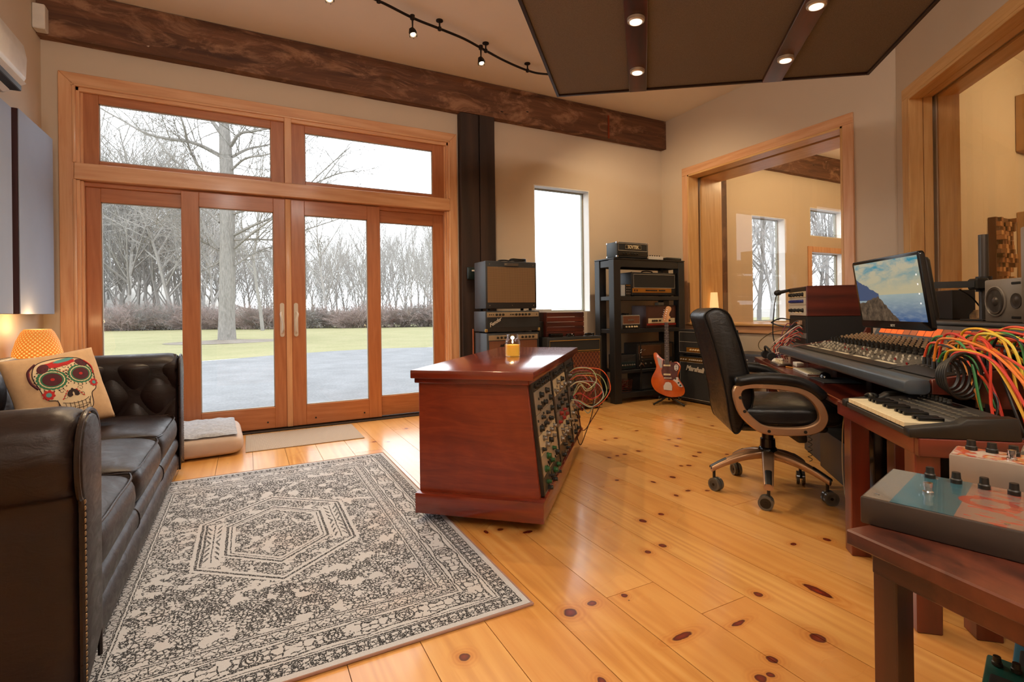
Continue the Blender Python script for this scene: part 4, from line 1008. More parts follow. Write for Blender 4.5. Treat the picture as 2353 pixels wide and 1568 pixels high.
# sloping gear frame: local x=u, y=up the slope, z=outward
pb, pt = Vector((0, .468, .152)), Vector((0, .528, .684))
up = (pt-pb).normalized(); out = Vector((1, 0, 0)).cross(up)
SL = Matrix(((1, up.x, out.x, 0), (0, up.y, out.y, pb.y), (0, up.z, out.z, pb.z), (0, 0, 0, 1)))
def GS(): return G(T(-IU, IW, 0) @ SL)
LEN = (pt-pb).length
g = GS(); g.box((2.34, -.004, -.03), (3.81, LEN, -.018)); O('gear_back_board', g, BLK, IS)
for a, b in ((2.356, 2.385), (2.868, 2.905), (3.388, 3.425), (3.79, 3.80)):
    g = GS(); g.box((a, 0, -.018), (b, LEN, .006), .002); O('rack_rail', g, BLK, IS)
PL = {'s': plain('silver_faceplate', '#b3aa99', .35, .5, var=.08), 'k': plain('black_faceplate', '#1d1b19', .4), 'g': plain('grey_faceplate', '#75706a', .4, .3), 'c': plain('cream_faceplate', '#c6b795', .45)}
KN_ = {'k': BLK, 's': STEEL, 'g': plain('green_knob', '#1f4d24', .4), 'r': plain('red_knob', '#8c2018', .4), 'c': CREAM}
ri = random.Random(31)
def knob_g(g, x, y, r, h): g.lathe([(r, 0), (r, h*.35), (r*.8, h*.45), (r*.72, h), (0, h)], 12, T(x, y, 0)); return g
BAYS = [(2.387, 2.866, [('k', .05, 'k', 7), ('s', .115, 'k', 5), ('s', .1, 'k', 6), ('c', .10, 's', 8), ('s', .10, 'g', 5), ('k', .075, 'g', 4), ('s', None, 'k', 3)]),
        (2.907, 3.386, [('k', .06, 'k', 6), ('c', .10, 's', 5), ('g', .09, 'k', 6), ('g', .09, 'r', 6), ('c', .10, 's', 8), ('k', None, 'k', 5)]),
        (3.427, 3.788, [('k', .08, 'k', 4), ('k', .10, 's', 4), ('g', .11, 'k', 4), ('c', .10, 's', 5), ('s', None, 'k', 4)])]
for a, b, rows in BAYS:
    y = LEN
    for mt, h, kt, n in rows:
        h = h if h is not None else y
        g = GS(); g.box((a, y-h+.0015, -.016), (b, y-.0015, 0), .001); M_ = O('rack_module', g, PL[mt], IS)
        g = GS()
        for k in range(int(n*1.6)):
            x = ri.uniform(a+.03, b-.03); yy = ri.uniform(y-h+.012, y-.012); g.box((x-.003, yy-.006, 0), (x+.003, yy+.006, .006))
        for x in (a+.007, b-.007): g.cyl((x, y-h/2, 0), (x, y-h/2, .002), .004, n=6)
        O('switch_field', g, STEEL if mt != 's' else BLK, M_, kind='stuff')
        two = h > .085
        for k in range(n):
            x = a+.045+(b-a-.09)*(k+.5)/n; r = ri.choice((.011, .014, .017)); yy = y-h/2 + (h*.22*(1 if k % 2 else -1) if two else 0)
            g = GS(); knob_g(g, x, yy, r, .022); O('knob', g, KN_[kt if ri.random() < .8 else 'k'], M_)
        if mt == 's' and h > .08:
            g = GS(); g.box((a+.18, y-h+.012, 0), (a+.27, y-h+.04, .002)); O('display', g, BLK, M_)
        y -= h
def cable(name, pts, r, col, label, cat='cable', group=None, n=6, plug=True, kn=6):
    sp = smooth_pts(pts, n); g = G(); mt = [plain('cable_'+col.strip('#'), col, .45, var=.05)]
    g.tube(sp, r, kn)
    if plug:
        mt.append(BLK); g.mi = 1
        for p, q in ((sp[0], sp[1]), (sp[-1], sp[-2])):
            d = (q-p).normalized(); g.tube([p, p+d*.03], [r*1.9, r*1.5], 8)
    return O(name, g, mt, None, label, cat, group)
rc = random.Random(8)
PCC = ['#9c9a8e', '#b01c2a', '#7f8c5a', '#a8b48c', '#c24a1c', '#6c7a50', '#d98a2a', '#d6cba0', '#9fb3a8', '#7a1b20', '#5c2a20', '#c25b5b', '#3a2620', '#8a2a30']
NMC = ['pale grey', 'crimson', 'olive', 'light green', 'orange red', 'moss green', 'amber', 'cream', 'grey green', 'dark red', 'brown', 'pink red', 'near black', 'wine red']
for i in range(14):
    u = 3.5+.25*rc.random(); z0 = .60-.1*rc.random(); u2 = 3.45+.3*rc.random()
    P0 = Vector((u, .468+(z0-.152)*.113-.008, z0)); reach = rc.uniform(.08, .24); low = rc.uniform(.18, .48) if i > 6 else rc.uniform(.36, .5)
    P = [P0, P0+Vector((.01, -.05, .03)), Vector((u+.03, .47-reach*.75, z0+.02)), Vector(((u+u2)/2+.03, .47-reach, (z0+low)/2)), Vector((u2, .47-reach*.6, low)), Vector((u2-.01, .44, low+.04)) if i < 9 else Vector((u2, .44, low-.08))]
    zz = min(low+.07, .42); P.append(Vector((u2-.015, .468+(zz-.152)*.113-.009, zz)))
    cable('patch_cable', [uw(p.x, -p.y, p.z) for p in P], .0035, PCC[i], NMC[i]+' patch cable looping out of the far end of the island rack', 'cable', 'patch cables on the island', plug=False)
# candle
CJ = E('jar_candle', 'lit orange candle in a clear glass jar on the island top', 'candle', (1.47, 2.803, .7505))
gm = N('jar_glass'); gm.t.nodes.remove(gm.b); gb = gm.n('ShaderNodeBsdfGlass'); gb.inputs['IOR'].default_value = 1.2; gb.inputs['Color'].default_value = (.97, .97, .97, 1); gt = gm.n('ShaderNodeBsdfTransparent'); gx = gm.n('ShaderNodeMixShader'); gx.inputs[0].default_value = .5
gm.l(gt.outputs[0], gx.inputs[1]); gm.l(gb.outputs[0], gx.inputs[2]); gm.l(gx.outputs[0], gm.out.inputs[0]); JG = gm.mat
g = G(); g.lathe([(0, .001), (.042, .001), (.046, .006), (.047, .09), (.044, .102), (.037, .11), (.036, .135), (.038, .137), (.0335, .135), (.0345, .109), (.041, .1), (.0435, .09), (.0435, .008), (0, .005)], 28); O('glass_jar', g, JG, CJ)
wx = N('glowing_wax'); wx.set(Base_Color=lin('#e09a3a'), Roughness=.5, Emission_Color=lin('#f2a838'), Emission_Strength=.85, Subsurface_Weight=.3)
g = G(); g.cyl((0, 0, .0065), (0, 0, .074), .0425, n=28); O('wax', g, wx.mat, CJ)
g = G(); g.cyl((0, 0, .074), (0, 0, .083), .0012, n=6); O('wick', g, BLK, CJ)
g = G(); g.lathe([(0, .08), (.0035, .085), (.0048, .09), (.003, .098), (0, .107)], 12); O('flame', g, emit('flame', '#ffe9a8', 9), CJ)
lamp('POINT', (0, 0, .118), .6, .01, (1, .65, .3), CJ)
# ------------------------------------------------------------------ amplifiers, shelf and guitar
TOLB = plain('blue_black_tolex', '#23262a', .5, var=.15, nscale=80, bump=.4, bscale=500)
def cloth(name, c1, c2, sx, sz, diag=False):
    m = N(name); v = m.coord(); s = m.n('ShaderNodeSeparateXYZ'); m.l(v, s.inputs[0])
    if diag:
        a = m.math('SINE', m.math('ADD', m.math('MULTIPLY', s.outputs[0], sx), m.math('MULTIPLY', s.outputs[2], sz))); b = m.math('SINE', m.math('SUBTRACT', m.math('MULTIPLY', s.outputs[0], sx), m.math('MULTIPLY', s.outputs[2], sz)))
        f = m.math('MAXIMUM', a, b)
        f = m.ramp(f, [(.75, (0,)*3), (.95, (1,)*3)])
    else:
        f = m.math('ADD', m.math('MULTIPLY', m.math('SINE', m.math('MULTIPLY', s.outputs[0], sx)), .3), m.math('MULTIPLY_ADD', m.math('SINE', m.math('MULTIPLY', s.outputs[2], sz)), .2, .5))
    m.set(Base_Color=m.mix(f, lin(c1), lin(c2)), Roughness=.85); return m.mat
TANC = cloth('tan_grille_cloth', '#4f3a27', '#8f7350', 520, 700)
BRNC = cloth('brown_grille_cloth', '#5a3626', '#7e5238', 600, 600)
BLKC = cloth('black_grille_cloth', '#1a1b1c', '#292a2b', 900, 900)
VOXC = cloth('brown_diamond_cloth', '#4a2013', '#7e4a26', 150, 110, True)
SILV = plain('silver_panel', '#b8a78a', .35, .6); GOLD = plain('gold_panel', '#a8752c', .35, .6); GPIP = plain('gold_piping', '#b8913f', .4, .5); WPIP = plain('white_piping', '#b9b2a4', .5)
INKW = plain('silver_lettering', '#d8d2c4', .35, .3); INKK = plain('black_lettering', '#0d0b0a', .5)
def amp(name, label, loc, rz, wd, dp, ht, body=None, cat='guitar amplifier', bev=.008):
    e = E(name, label, cat, loc, rz); g = G(); g.box((0, 0, 0), (wd, dp, ht), bev, 2); O('cabinet', g, body or TOLEX, e); return e
def grille(e, x0, x1, z0, z1, mat, pip=None, name='grille', y=-.002, pr=.0022):
    g = G(); g.box((x0, y, z0), (x1, .01, z1), .001); o = O(name, g, mat, e)
    if pip:
        g = G(); g.tube([(x0, y-.001, z0), (x1, y-.001, z0), (x1, y-.001, z1), (x0, y-.001, z1)], pr, 5, True); O('piping', g, pip, e)
    return o
def panel(e, x0, x1, z0, z1, mat, knobs, kr=.011, kmat=None, y=-.006, h=.016, zk=None):
    g = G(); g.box((x0, y, z0), (x1, .008, z1), .001); p = O('control_panel', g, mat, e)
    for x in knobs:
        g = G(T(0, y, 0) @ Matrix.Rotation(PI/2, 4, 'X')); knob_g(g, x, (zk or (z0+z1)/2), kr, h); O('knob', g, kmat or BLK, p)
    return p
def corners(e, wd, dp, ht, r=.014, mat=None, back=False):
    for x in (0, wd):
        for z in (0, ht):
            for y in ((0, dp) if back else (0,)):
                g = G(); sx = 1 if x == 0 else -1; sz = 1 if z == 0 else -1; sy = 1 if y == 0 else -1
                g.box((x-.002*sx, y-.002*sy, z-.002*sz), (x+r*sx, y+r*sy, z+r*sz), .004, 2); O('corner_cap', g, mat or CHR, e)
def XZT(x, y, z, s=1): return T(x, y, z) @ Matrix.Rotation(PI/2, 4, 'X')
def feet(e, wd, dp, h=.012):
    for x in (.05, wd-.05):
        for y in (.05, dp-.05): g = G(); g.cyl((x, y, -h), (x, y, 0), .016, n=10); O('foot', g, RUB, e)
def strap_handle(e, x0, x1, y, z):
    g = G(); g.tube(smooth_pts([(x0, y, z), (x0+.02, y, z+.02), ((x0+x1)/2, y, z+.026), (x1-.02, y, z+.02), (x1, y, z)], 4), .008, 6); O('handle', g, RUB, e)
# left stack
A3 = amp('combo_amplifier', 'brown fronted combo amplifier at the bottom of the left stack', (2.03, 4.40, .014), 0, .58, .28, .812, TOLB); feet(A3, .58, .28)
grille(A3, .025, .555, .05, .735, BRNC); panel(A3, .02, .56, .742, .79, SILV, [.115, .155, .195, .235, .385, .425, .465, .505], .012); text('logo_script', 'Fender', .05, INKK, A3, XZT(.125, -.004, .665) @ R(.5), .002, .5, .001)
A2 = amp('amplifier_head', 'black amplifier head with silver control panel in the middle of the left stack', (2.02, 4.40, .838), 0, .60, .28, .20, TOLB); feet(A2, .6, .28, .011)
grille(A2, .02, .58, .04, .132, BLKC); panel(A2, .015, .585, .142, .188, SILV, [.115, .15, .185, .33, .365, .40, .435, .475], .012); text('logo_script', 'Fender', .05, INKW, A2, XZT(.10, -.004, .092) @ R(.5), .002, .5, .001)
for x in (0, .58): g = G(); g.box((x-.003, -.003, -.002), (x+.025, .02, .03), .005); O('corner_cap', g, plain('aged_brass_cap', '#b79a5c', .35, .8), A2)
g = G()
for x in (.04, .06, .08, .265, .285, .3, .56): g.cyl((x, -.006, .165), (x, -.009, .165), .006, n=8)
O('jack_row', g, BLK, A2, kind='stuff')
A1 = amp('combo_amplifier', 'large combo amplifier with tan grille cloth on top of the left stack', (2.03, 4.41, 1.062), 0, .565, .27, .462, TOLB); feet(A1, .565, .27, .022)
grille(A1, .018, .547, .058, .405, TANC); g = G(); g.box((.20, -.004, .418), (.36, .004, .444), .006, 2); O('name_badge', g, plain('badge_grey', '#6c6861', .4, .5), A1); g = G(); g.tube([(.203, -.005, .421), (.357, -.005, .421), (.357, -.005, .441), (.203, -.005, .441)], .002, 4, True); O('badge_rim', g, STEEL, A1)
for x, z in ((.04, .43), (.525, .43), (.04, .03), (.285, .03), (.525, .03)): g = G(); g.cyl((x, -.002, z), (x, -.004, z), .005, n=8); O('screw', g, CHR, A1)
strap_handle(A1, .2, .36, .15, .462)
def coil(name, c, r, n, th, mat, label, cat='cable', flat=1, seed=1, group=None):
    rn = random.Random(seed); p = []
    for i in range(n*18):
        a = 2*PI*i/18; k = r*(1+.1*math.sin(i*.37)+rn.uniform(-.03, .03)); p.append((c[0]+k*math.cos(a), c[1]+k*flat*math.sin(a), c[2]+th+th*1.1*(i//18 % 4)+.003*math.sin(i)))
    g = G(); g.tube(p, th, 5); return O(name, g, mat, None, label, cat, group)
coil('cable_coil', (2.44, 4.53, 1.532), .085, 5, .006, BLK, 'small coil of black cable on top of the left amplifier stack', flat=.7)
g = G(); g.cyl((1.985, 4.62, 0), (1.985, 4.62, .865), .007, n=8); O('copper_rod', g, plain('copper_rod_mat', '#a85a32', .4, .5), None, 'thin orange copper rod standing between post and amplifier stack', 'rod')
CS = E('wall_case', 'small dark case with a white label hung on the timber post', 'case', (2.03, 4.845, 1.37)); g = G(); g.box((0, 0, 0), (.14, .036, .13), .012, 2); O('shell', g, plain('dark_teal_plastic', '#10201f', .4), CS); g = G(); g.box((.045, -.002, .085), (.085, .004, .1), .001); O('label_plate', g, WHT, CS)
# cabinet with gold piping
VX = amp('speaker_cabinet', 'large black amplifier with gold piping and brown diamond grille behind the island', (2.655, 4.32, .03), 0, .68, .27, .735, TOLEX); feet(VX, .68, .27, .03)
grille(VX, .03, .65, .03, .575, VOXC, GPIP); grille(VX, .03, .65, .59, .70, BLKC, GPIP, 'upper_panel', pr=.003); strap_handle(VX, .28, .42, .13, .735)
CR = E('slatted_crate', 'dark brown slatted wooden crate standing on the gold piped amplifier', 'crate', (2.705, 4.40, .7655))
for i in range(5): g = G(); g.box((0, 0, .003+i*.051), (.46, .012, .047+i*.051), .002); O('slat', g, DESKW['x'], CR); 
for i in range(5): g = G(); g.box((0, .155, .003+i*.051), (.46, .167, .047+i*.051), .002); O('slat', g, DESKW['x'], CR)
for x in (0, .448): g = G(); g.box((x, .012, 0), (x+.012, .155, .254), .002); O('end_board', g, DESKW['z'], CR)
WB = E('lettered_board', 'white speckled board with dark letters between amplifier stack and crate', 'sign', (2.60, 4.62, .80)); g = G(); g.box((0, 0, 0), (.30, .012, .25), .002); O('board', g, plain('white_speckled_board', '#d9d9d6', .6, var=.06, nscale=120), WB)
text('letter', 'e', .10, INKK, WB, XZT(.175, -.002, .185), .001); text('letter', 'r', .10, INKK, WB, XZT(.145, -.002, .075), .001)
g = G(); g.box((2.64, 4.45, .7655), (2.695, 4.58, .925), .006, 2); O('black_box', g, BLK, None, 'small black box between the amplifier stack and the slatted crate', 'box')
g = G(); g.box((2.71, 4.335, .766), (2.86, 4.385, .805), .008, 2); O('pedal_case', g, BLKG, None, 'flat black gadget in front of the crate on the gold piped amplifier', 'gadget')
coil('cable_coil', (2.96, 4.36, .7685), .045, 4, .005, BLKG, 'left black cable loop in front of the slatted crate', flat=.55, seed=4); coil('cable_coil', (3.20, 4.36, .7685), .055, 4, .005, BLKG, 'right black cable loop in front of the slatted crate', flat=.5, seed=5)
# open shelf
BSH = plain('black_painted_wood', '#17191c', .42, var=.15, nscale=30, bump=.2, bscale=60)
SH = E('open_shelf', 'tall black wooden shelf unit holding amplifiers in the corner', 'shelf', (3.57, 4.40, 0))
for x in (0, .97):
    for y in (0, .255): g = G(); g.box((x, y, 0), (x+.095, y+.09, 1.595), .003); O('post', g, BSH, SH)
for z0, z1 in ((1.515, 1.597), (1.143, 1.187), (.775, .82), (.055, .11)):
    g = G(); g.box((.0955, .004, z0), (.9695, .345, z1) if z0 > .1 and z0 < 1.5 else (.9695, .345, z1), .002)
    if z0 > 1.5: g = G(); g.box((.0955, .004, z0), (.9695, .04, z1), .002); g.box((.0955, .30, z0), (.9695, .341, z1), .002); g.box((0.0, -.004, z1), (1.065, .349, z1+.014), .002)
    O('shelf_board', g, BSH, SH)
    for x in (.01, .98):
        g = G(); g.box((x, .0905, max(z0, .06)), (x+.07, .2545, min(z1, 1.59)), .002); O('side_rail', g, BSH, SH)
# on top
SV = amp('amplifier_head', 'grey sided amplifier head with silver corners on top of the black shelf', (3.63, 4.415, 1.621), .0, .455, .185, .17, plain('grey_tolex', '#394147', .5, bump=.3, bscale=500)); corners(SV, .455, .185, .17, .02, CHR, True); feet(SV, .455, .185, .01)
g = G(); g.box((.01, -.0015, .008), (.445, .006, .162)); O('front_baffle', g, TOLEX, SV)
grille(SV, .02, .435, .075, .155, BLKC, WPIP); g = G(); g.box((.115, -.006, .095), (.345, .004, .138), .002); BD = O('name_badge', g, plain('badge_black', '#161310', .4), SV); g = G(); g.tube([(.116, -.007, .096), (.344, -.007, .096), (.344, -.007, .137), (.116, -.007, .137)], .0015, 4, True); O('badge_rim', g, CREAM, BD)
text('lettering', 'SOVTEK', .046, CREAM, BD, XZT(.23, -.007, .117) @ Matrix.Diagonal((.95, 1, 1, 1)), .001, 0, .0012)
panel(SV, .02, .435, .02, .062, BLK, [.09, .13, .17, .21, .25, .29], .010); 
g = G(); g.box((4.13, 4.46, 1.6115), (4.36, 4.60, 1.655), .004); g.mi = 1
for k in range(6): g.cyl((4.155+k*.036, 4.50, 1.655), (4.155+k*.036, 4.50, 1.672), .007, n=8)
O('effects_unit', g, [WHT, BLK], None, 'white effects unit with black knobs on top of the black shelf', 'effects unit')
g = G(); g.box((4.385, 4.43, 1.6115), (4.625, 4.60, 1.648), .012, 2); O('flat_case', g, BLK, None, 'flat black case at the right end of the shelf top', 'case')
# second shelf
H2 = amp('amplifier_head', 'black amplifier head with a gold control panel on the second shelf', (3.845, 4.43, 1.199), 0, .68, .24, .262, TOLB); feet(H2, .68, .24, .011); grille(H2, .03, .655, .085, .238, BLKC, WPIP)
panel(H2, .01, .60, .03, .08, GOLD, [.21, .235, .26, .285, .31, .335, .36, .41, .435, .46, .485], .008); strap_handle(H2, .25, .43, .12, .262); corners(H2, .68, .24, .262, .014, BLK)
g = G()
for x in (.03, .065): g.box((x, -.007, .045), (x+.02, 0, .066)); 
O('switch', g, plain('dark_red_switch', '#3a120c', .4), H2)
PD = E('effects_pedal', 'small upright pedal with pale side beside the gold panel head', 'effects pedal', (3.69, 4.42, 1.1885)); g = G(); g.box((.06, 0, 0), (.135, .1, .135), .004); O('face', g, BLK, PD); g = G(); g.box((0, .005, 0), (.06, .098, .125), .004); O('pale_case', g, plain('pale_blue_case', '#aab4bd', .5), PD)
for x in (.075, .098, .12):
    for z in (.03, .06, .09, .12): g = G(T(0, -.0, 0) @ Matrix.Rotation(PI/2, 4, 'X')); knob_g(g, x, z, .006, .008); O('knob', g, STEEL if z != .12 else GOLD, PD)
# third shelf
SM = amp('small_amplifier', 'small brown lunchbox amplifier on the third shelf', (3.705, 4.43, .8215), 0, .26, .16, .155, plain('grey_case', '#6d6a66', .5)); grille(SM, .01, .25, .055, .145, BRNC, WPIP); g = G(); g.box((.085, -.005, .09), (.165, .002, .108), .001); O('name_badge', g, STEEL, SM)
panel(SM, .005, .255, .002, .045, BLK, [.05, .09, .13, .17, .20], .010, CREAM)
coil('cable_coil', (3.80, 4.50, .978), .045, 4, .0035, BLK, 'small tangle of cable on the small brown amplifier', flat=.8, seed=8)
BR = amp('amplifier_head', 'large brown amplifier with a white panel and red strip on the third shelf', (4.06, 4.435, .8215), 0, .465, .25, .262, plain('brown_tolex', '#3c2019', .55, bump=.3, bscale=400)); grille(BR, .02, .445, .12, .245, plain('brown_baffle', '#4a2a20', .7)); panel(BR, .03, .44, .055, .112, CREAM, [.09, .12, .15, .2, .31, .35], .012); g = G(); g.box((.01, -.008, .03), (.455, .004, .052), .001); O('red_strip', g, plain('red_enamel', '#8e1f14', .4), BR)
g = G(); g.box((4.28, 4.47, 1.084), (4.37, 4.53, 1.118), .003); O('small_box', g, plain('grey_green_box', '#7d7a6c', .5), None, 'small grey box on top of the large brown amplifier', 'box')
# lower compartment
MX = amp('amplifier_head', 'mesh fronted amplifier with a nameplate low in the black shelf', (3.93, 4.45, .36), 0, .57, .23, .29, TOLEX); grille(MX, .03, .54, .115, .275, plain('steel_mesh', '#5a4736', .4, .6, var=.3, nscale=120)); g = G(); g.box((.02, -.006, .15), (.36, .0, .262), .002); O('name_plate', g, plain('bronze_plate', '#6b4a33', .4, .4), MX)
panel(MX, .02, .55, .012, .1, BLK, [.06, .12, .2, .27, .33, .39, .45, .51], .011, STEEL)
R2 = amp('rack_amplifier', 'dark amplifier with a row of chrome knobs at the left of the shelf', (3.68, 4.45, .36), 0, .235, .2, .17, TOLEX, 'amplifier'); panel(R2, .01, .225, .02, .09, plain('teal_panel', '#1c2f33', .4, .3), [.035, .07, .105, .14, .175, .205], .010, STEEL)
g = G(); g.box((3.6665, 4.42, .325), (4.5385, 4.73, .3595), .003); O('middle_board', g, BSH, SH); SH.children[-1].location = (-3.57, -4.40, 0) if SH.children[-1].name.startswith('middle') else SH.children[-1].location
for o_ in SH.children:
    if o_.name.startswith('middle_board'): o_.location = (-3.57, -4.40, 0)
LW_ = amp('speaker_cabinet', 'black speaker cabinet in the bottom of the black shelf', (3.98, 4.46, .1105), 0, .53, .22, .205, TOLEX); grille(LW_, .02, .51, .015, .19, BLKC)
BK = E('wire_basket', 'small wire basket of red cables in the bottom left of the shelf', 'basket', (3.80, 4.54, .1105)); wb = plain('copper_wire', '#7d4a38', .4, .6); g = G()
for i in range(6): g.tube([((.10+.003*i)*math.cos(t), .07*math.sin(t)*(1+.03*i), .004+i*.024) for t in [k*PI/10 for k in range(20)]], .0025, 5, True)
for k in range(14): t = k*PI/7; g.tube([(.10*math.cos(t), .07*math.sin(t), .004), (.118*math.cos(t), .082*math.sin(t), .128)], .002, 4)
O('wire_frame', g, wb, BK)
for k in range(4): p = [(rc.uniform(-.07, .07), rc.uniform(-.04, .04), .01+.02*k+rc.uniform(0, .05)) for _ in range(9)]; g = G(); g.tube(smooth_pts(p, 5), .004, 5); O('cable_inside', g, plain('red_cable_mat', '#6e1a1a', .5), BK)
HC = E('hanging_clamps', 'bunch of chrome microphone clips hanging in front of the low shelf', 'clips', (3.92, 4.385, .30)); 
for (a, b, c_), (d, e_, f) in (((0, 0, .27), (.03, 0, .29)), ((.03, -.01, .27), (.06, -.01, .285)), ((-.02, 0, .17), (-.015, 0, .24)), ((0, -.01, .2), (.02, -.01, .2)), ((.03, 0, .13), (.06, 0, .09)), ((-.02, -.005, .10), (.01, -.005, .14)), ((.0, 0, .245), (.02, 0, .262)), ((.02, 0, .16), (.035, 0, .16))): g = G(); g.cyl((a, b, c_), (d, e_, f), .006, n=8); O('clip', g, CHR, HC)
g = G(); g.tube(smooth_pts([(.01, .008, .37), (.012, .006, .25), (.0, .004, .12), (.02, .004, .02), (.01, .006, -.1)], 5), .008, 6); O('cord', g, BLK, HC)

# guitar on its stand
k6 = 1/(7.468*212)
def gp(x, y): return ((x-1036)*k6, (1245-y)*k6)
bo = [(822, 492), (860, 490), (905, 545), (955, 590), (990, 610), (1085, 645), (1130, 652), (1185, 640), (1235, 670), (1256, 720), (1246, 780), (1220, 850), (1216, 905), (1242, 965), (1295, 1050), (1316, 1120), (1300, 1190), (1240, 1228), (1140, 1245), (1040, 1238), (930, 1200), (840, 1145), (785, 1070), (765, 985), (782, 900), (825, 815), (850, 750), (842, 680), (815, 590), (808, 525)]
bo = [(p.x, p.y) for p in smooth_pts([(*gp(*q), 0) for q in bo], 3, True)]
ga = -math.radians(44.7)
GT = E('electric_guitar', 'orange offset electric guitar on a stand in front of the black shelf', 'guitar'); GT.matrix_world = T(4.035, 4.09, .085) @ R(ga) @ Matrix.Rotation(-.13, 4, 'X')
om = N('orange_lacquer'); om.set(Base_Color=om.ramp(om.noise(om.coord(scale=(1, 1, 1)), 9, 3), [(.3, lin('#a8400f')), (.7, lin('#c9601c'))]), Roughness=.2, Coat_Weight=.6); 
g = G(); g.poly(bo, -.02, .02, .006, 3, XZ); O('body', g, om.mat, GT, ang=1)
g = G(); tort = plain('tortoiseshell', '#4a1410', .25, var=.5, nscale=60)
g.poly([gp(*q) for q in ((960, 612), (1085, 650), (1190, 655), (1238, 720), (1200, 850), (1205, 905), (1120, 955), (985, 940), (945, 860), (935, 800), (950, 760))], .0202, .0225, .001, 1, XZ); O('pickguard', g, tort, GT)
g = G(); g.poly([gp(*q) for q in ((868, 572), (945, 605), (950, 740), (925, 760), (890, 690))], .0203, .0225, .001, 1, XZ); O('rhythm_plate', g, STEEL, GT)
g = G(); g.poly([gp(*q) for q in ((1165, 690), (1200, 690), (1218, 720), (1215, 770), (1180, 800), (1150, 775), (1146, 720))], .0226, .0245, .001, 1, XZ); sp_ = O('switch_plate', g, CHR, GT)
g = G(); 
for y in (712, 742, 772): a, b = gp(1180, y); g.box((a-.006, -.0265, b-.004), (a+.006, -.0245, b+.004))
O('switch_slots', g, BLK, sp_)
g = G(); g.poly([gp(*q) for q in ((1120, 955), (1190, 900), (1215, 912), (1210, 950), (1290, 1060), (1260, 1075), (1215, 1060), (1180, 1000))], .0226, .0245, .001, 1, XZ); cp = O('control_plate', g, CHR, GT)
for x, y in ((1165, 932), (1215, 1000), (1245, 1040)): a, b = gp(x, y); g = G(T(0, -.0245, 0) @ Matrix.Rotation(PI/2, 4, 'X')); knob_g(g, a, b, .010, .014); O('knob', g, BLK, cp)
for y in (708, 864): a, b = gp(1032, y); g = G(); g.box((a-.038, -.029, b-.010), (a+.036, -.0226, b+.010), .004, 2); O('pickup', g, CREAM, GT)
a, b = gp(1040, 922); g = G(); g.box((a-.042, -.034, b-.006), (a+.042, -.0226, b+.006), .003); O('bridge', g, CHR, GT)
g = G(); g.poly([gp(*q) for q in ((1000, 995), (1050, 985), (1090, 1000), (1115, 1060), (1110, 1135), (970, 1125), (965, 1060))], .0203, .026, .002, 1, XZ); O('tailpiece', g, CHR, GT)
nz0, nz1 = gp(0, 690)[1], gp(0, -37)[1]; nxa = -.0035
g = G(); g.hexa([(nxa-.026, -.032, nz0), (nxa+.026, -.032, nz0), (nxa+.026, -.012, nz0), (nxa-.026, -.012, nz0), (nxa-.021, -.032, nz1), (nxa+.021, -.032, nz1), (nxa+.021, -.012, nz1), (nxa-.021, -.012, nz1)], .003); nk = O('neck', g, wood('rosewood', '#2c150e', '#4a281a', 'z', .4), GT)
g = G()
for i in range(21): z = nz1-(nz1-nz0)*(1-.944**i)*1.42; g.box((nxa-.026, -.0335, z-.001), (nxa+.026, -.032, z+.001))
O('fret_wires', g, STEEL, nk, kind='stuff')
g = G()
for i in (3, 5, 7, 9, 12, 15, 17): z = nz1-(nz1-nz0)*(1-.944**(i-.5))*1.42; g.cyl((nxa, -.032, z), (nxa, -.0328, z), .0035, n=8)
O('inlay_dots', g, CREAM, nk, kind='stuff')
hs = [(-.021, 0), (.021, 0), (.021, .03), (.045, .055), (.030, .075), (.036, .11), (.052, .135), (.05, .165), (.025, .18), (.002, .172), (-.008, .15), (-.02, .11), (-.033, .06), (-.033, .02)]
hp = [(p.x, p.y) for p in smooth_pts([(a, b, 0) for a, b in hs], 3, True)]
g = G(T(nxa, 0, nz1)); g.poly(hp, .012, .028, .002, 1, XZ); hd_ = O('headstock', g, wood('maple', '#b5793f', '#cf9a5c', 'z', .35), GT)
for i in range(6): g = G(T(nxa, 0, nz1)); z = .03+i*.022; x = -.030+i*.005; g.cyl((x+.012, -.028, z), (x+.012, -.034, z), .004, n=8); g.ball((x-.016, -.02, z), .008, 8, sc=(1.1, .6, .8)); O('tuner', g, CHR, hd_)
g = G()
for i in range(6): x = nxa-.015+i*.006; g.tube([(x*1.2+.002, -.036, gp(0, 922)[1]), (x*.9, -.0345, nz1)], .0006, 3)
O('strings', g, STEEL, GT, kind='stuff')
GS_ = E('guitar_stand', 'black tripod guitar stand under the orange guitar', 'stand', (4.04, 4.075, 0), ga)
g = G(); g.tube(smooth_pts([(-.10, -.045, .10), (-.10, -.05, .075), (-.09, .045, .07), (0, .07, .075), (.09, .045, .07), (.10, -.05, .075), (.10, -.045, .10)], 5), .010, 8); O('yoke', g, RUB, GS_)
g = G(); g.cyl((0, .07, .04), (0, .125, .55), .011, n=10); O('column', g, BLK, GS_)
for a in (-2.45, -.75, 1.35): g = G(); g.tube([(0, .07, .1), (.10*math.cos(a), .07+.10*math.sin(a), .05), (.21*math.cos(a), .07+.21*math.sin(a), .012)], .010, 8); O('leg', g, BLK, GS_)

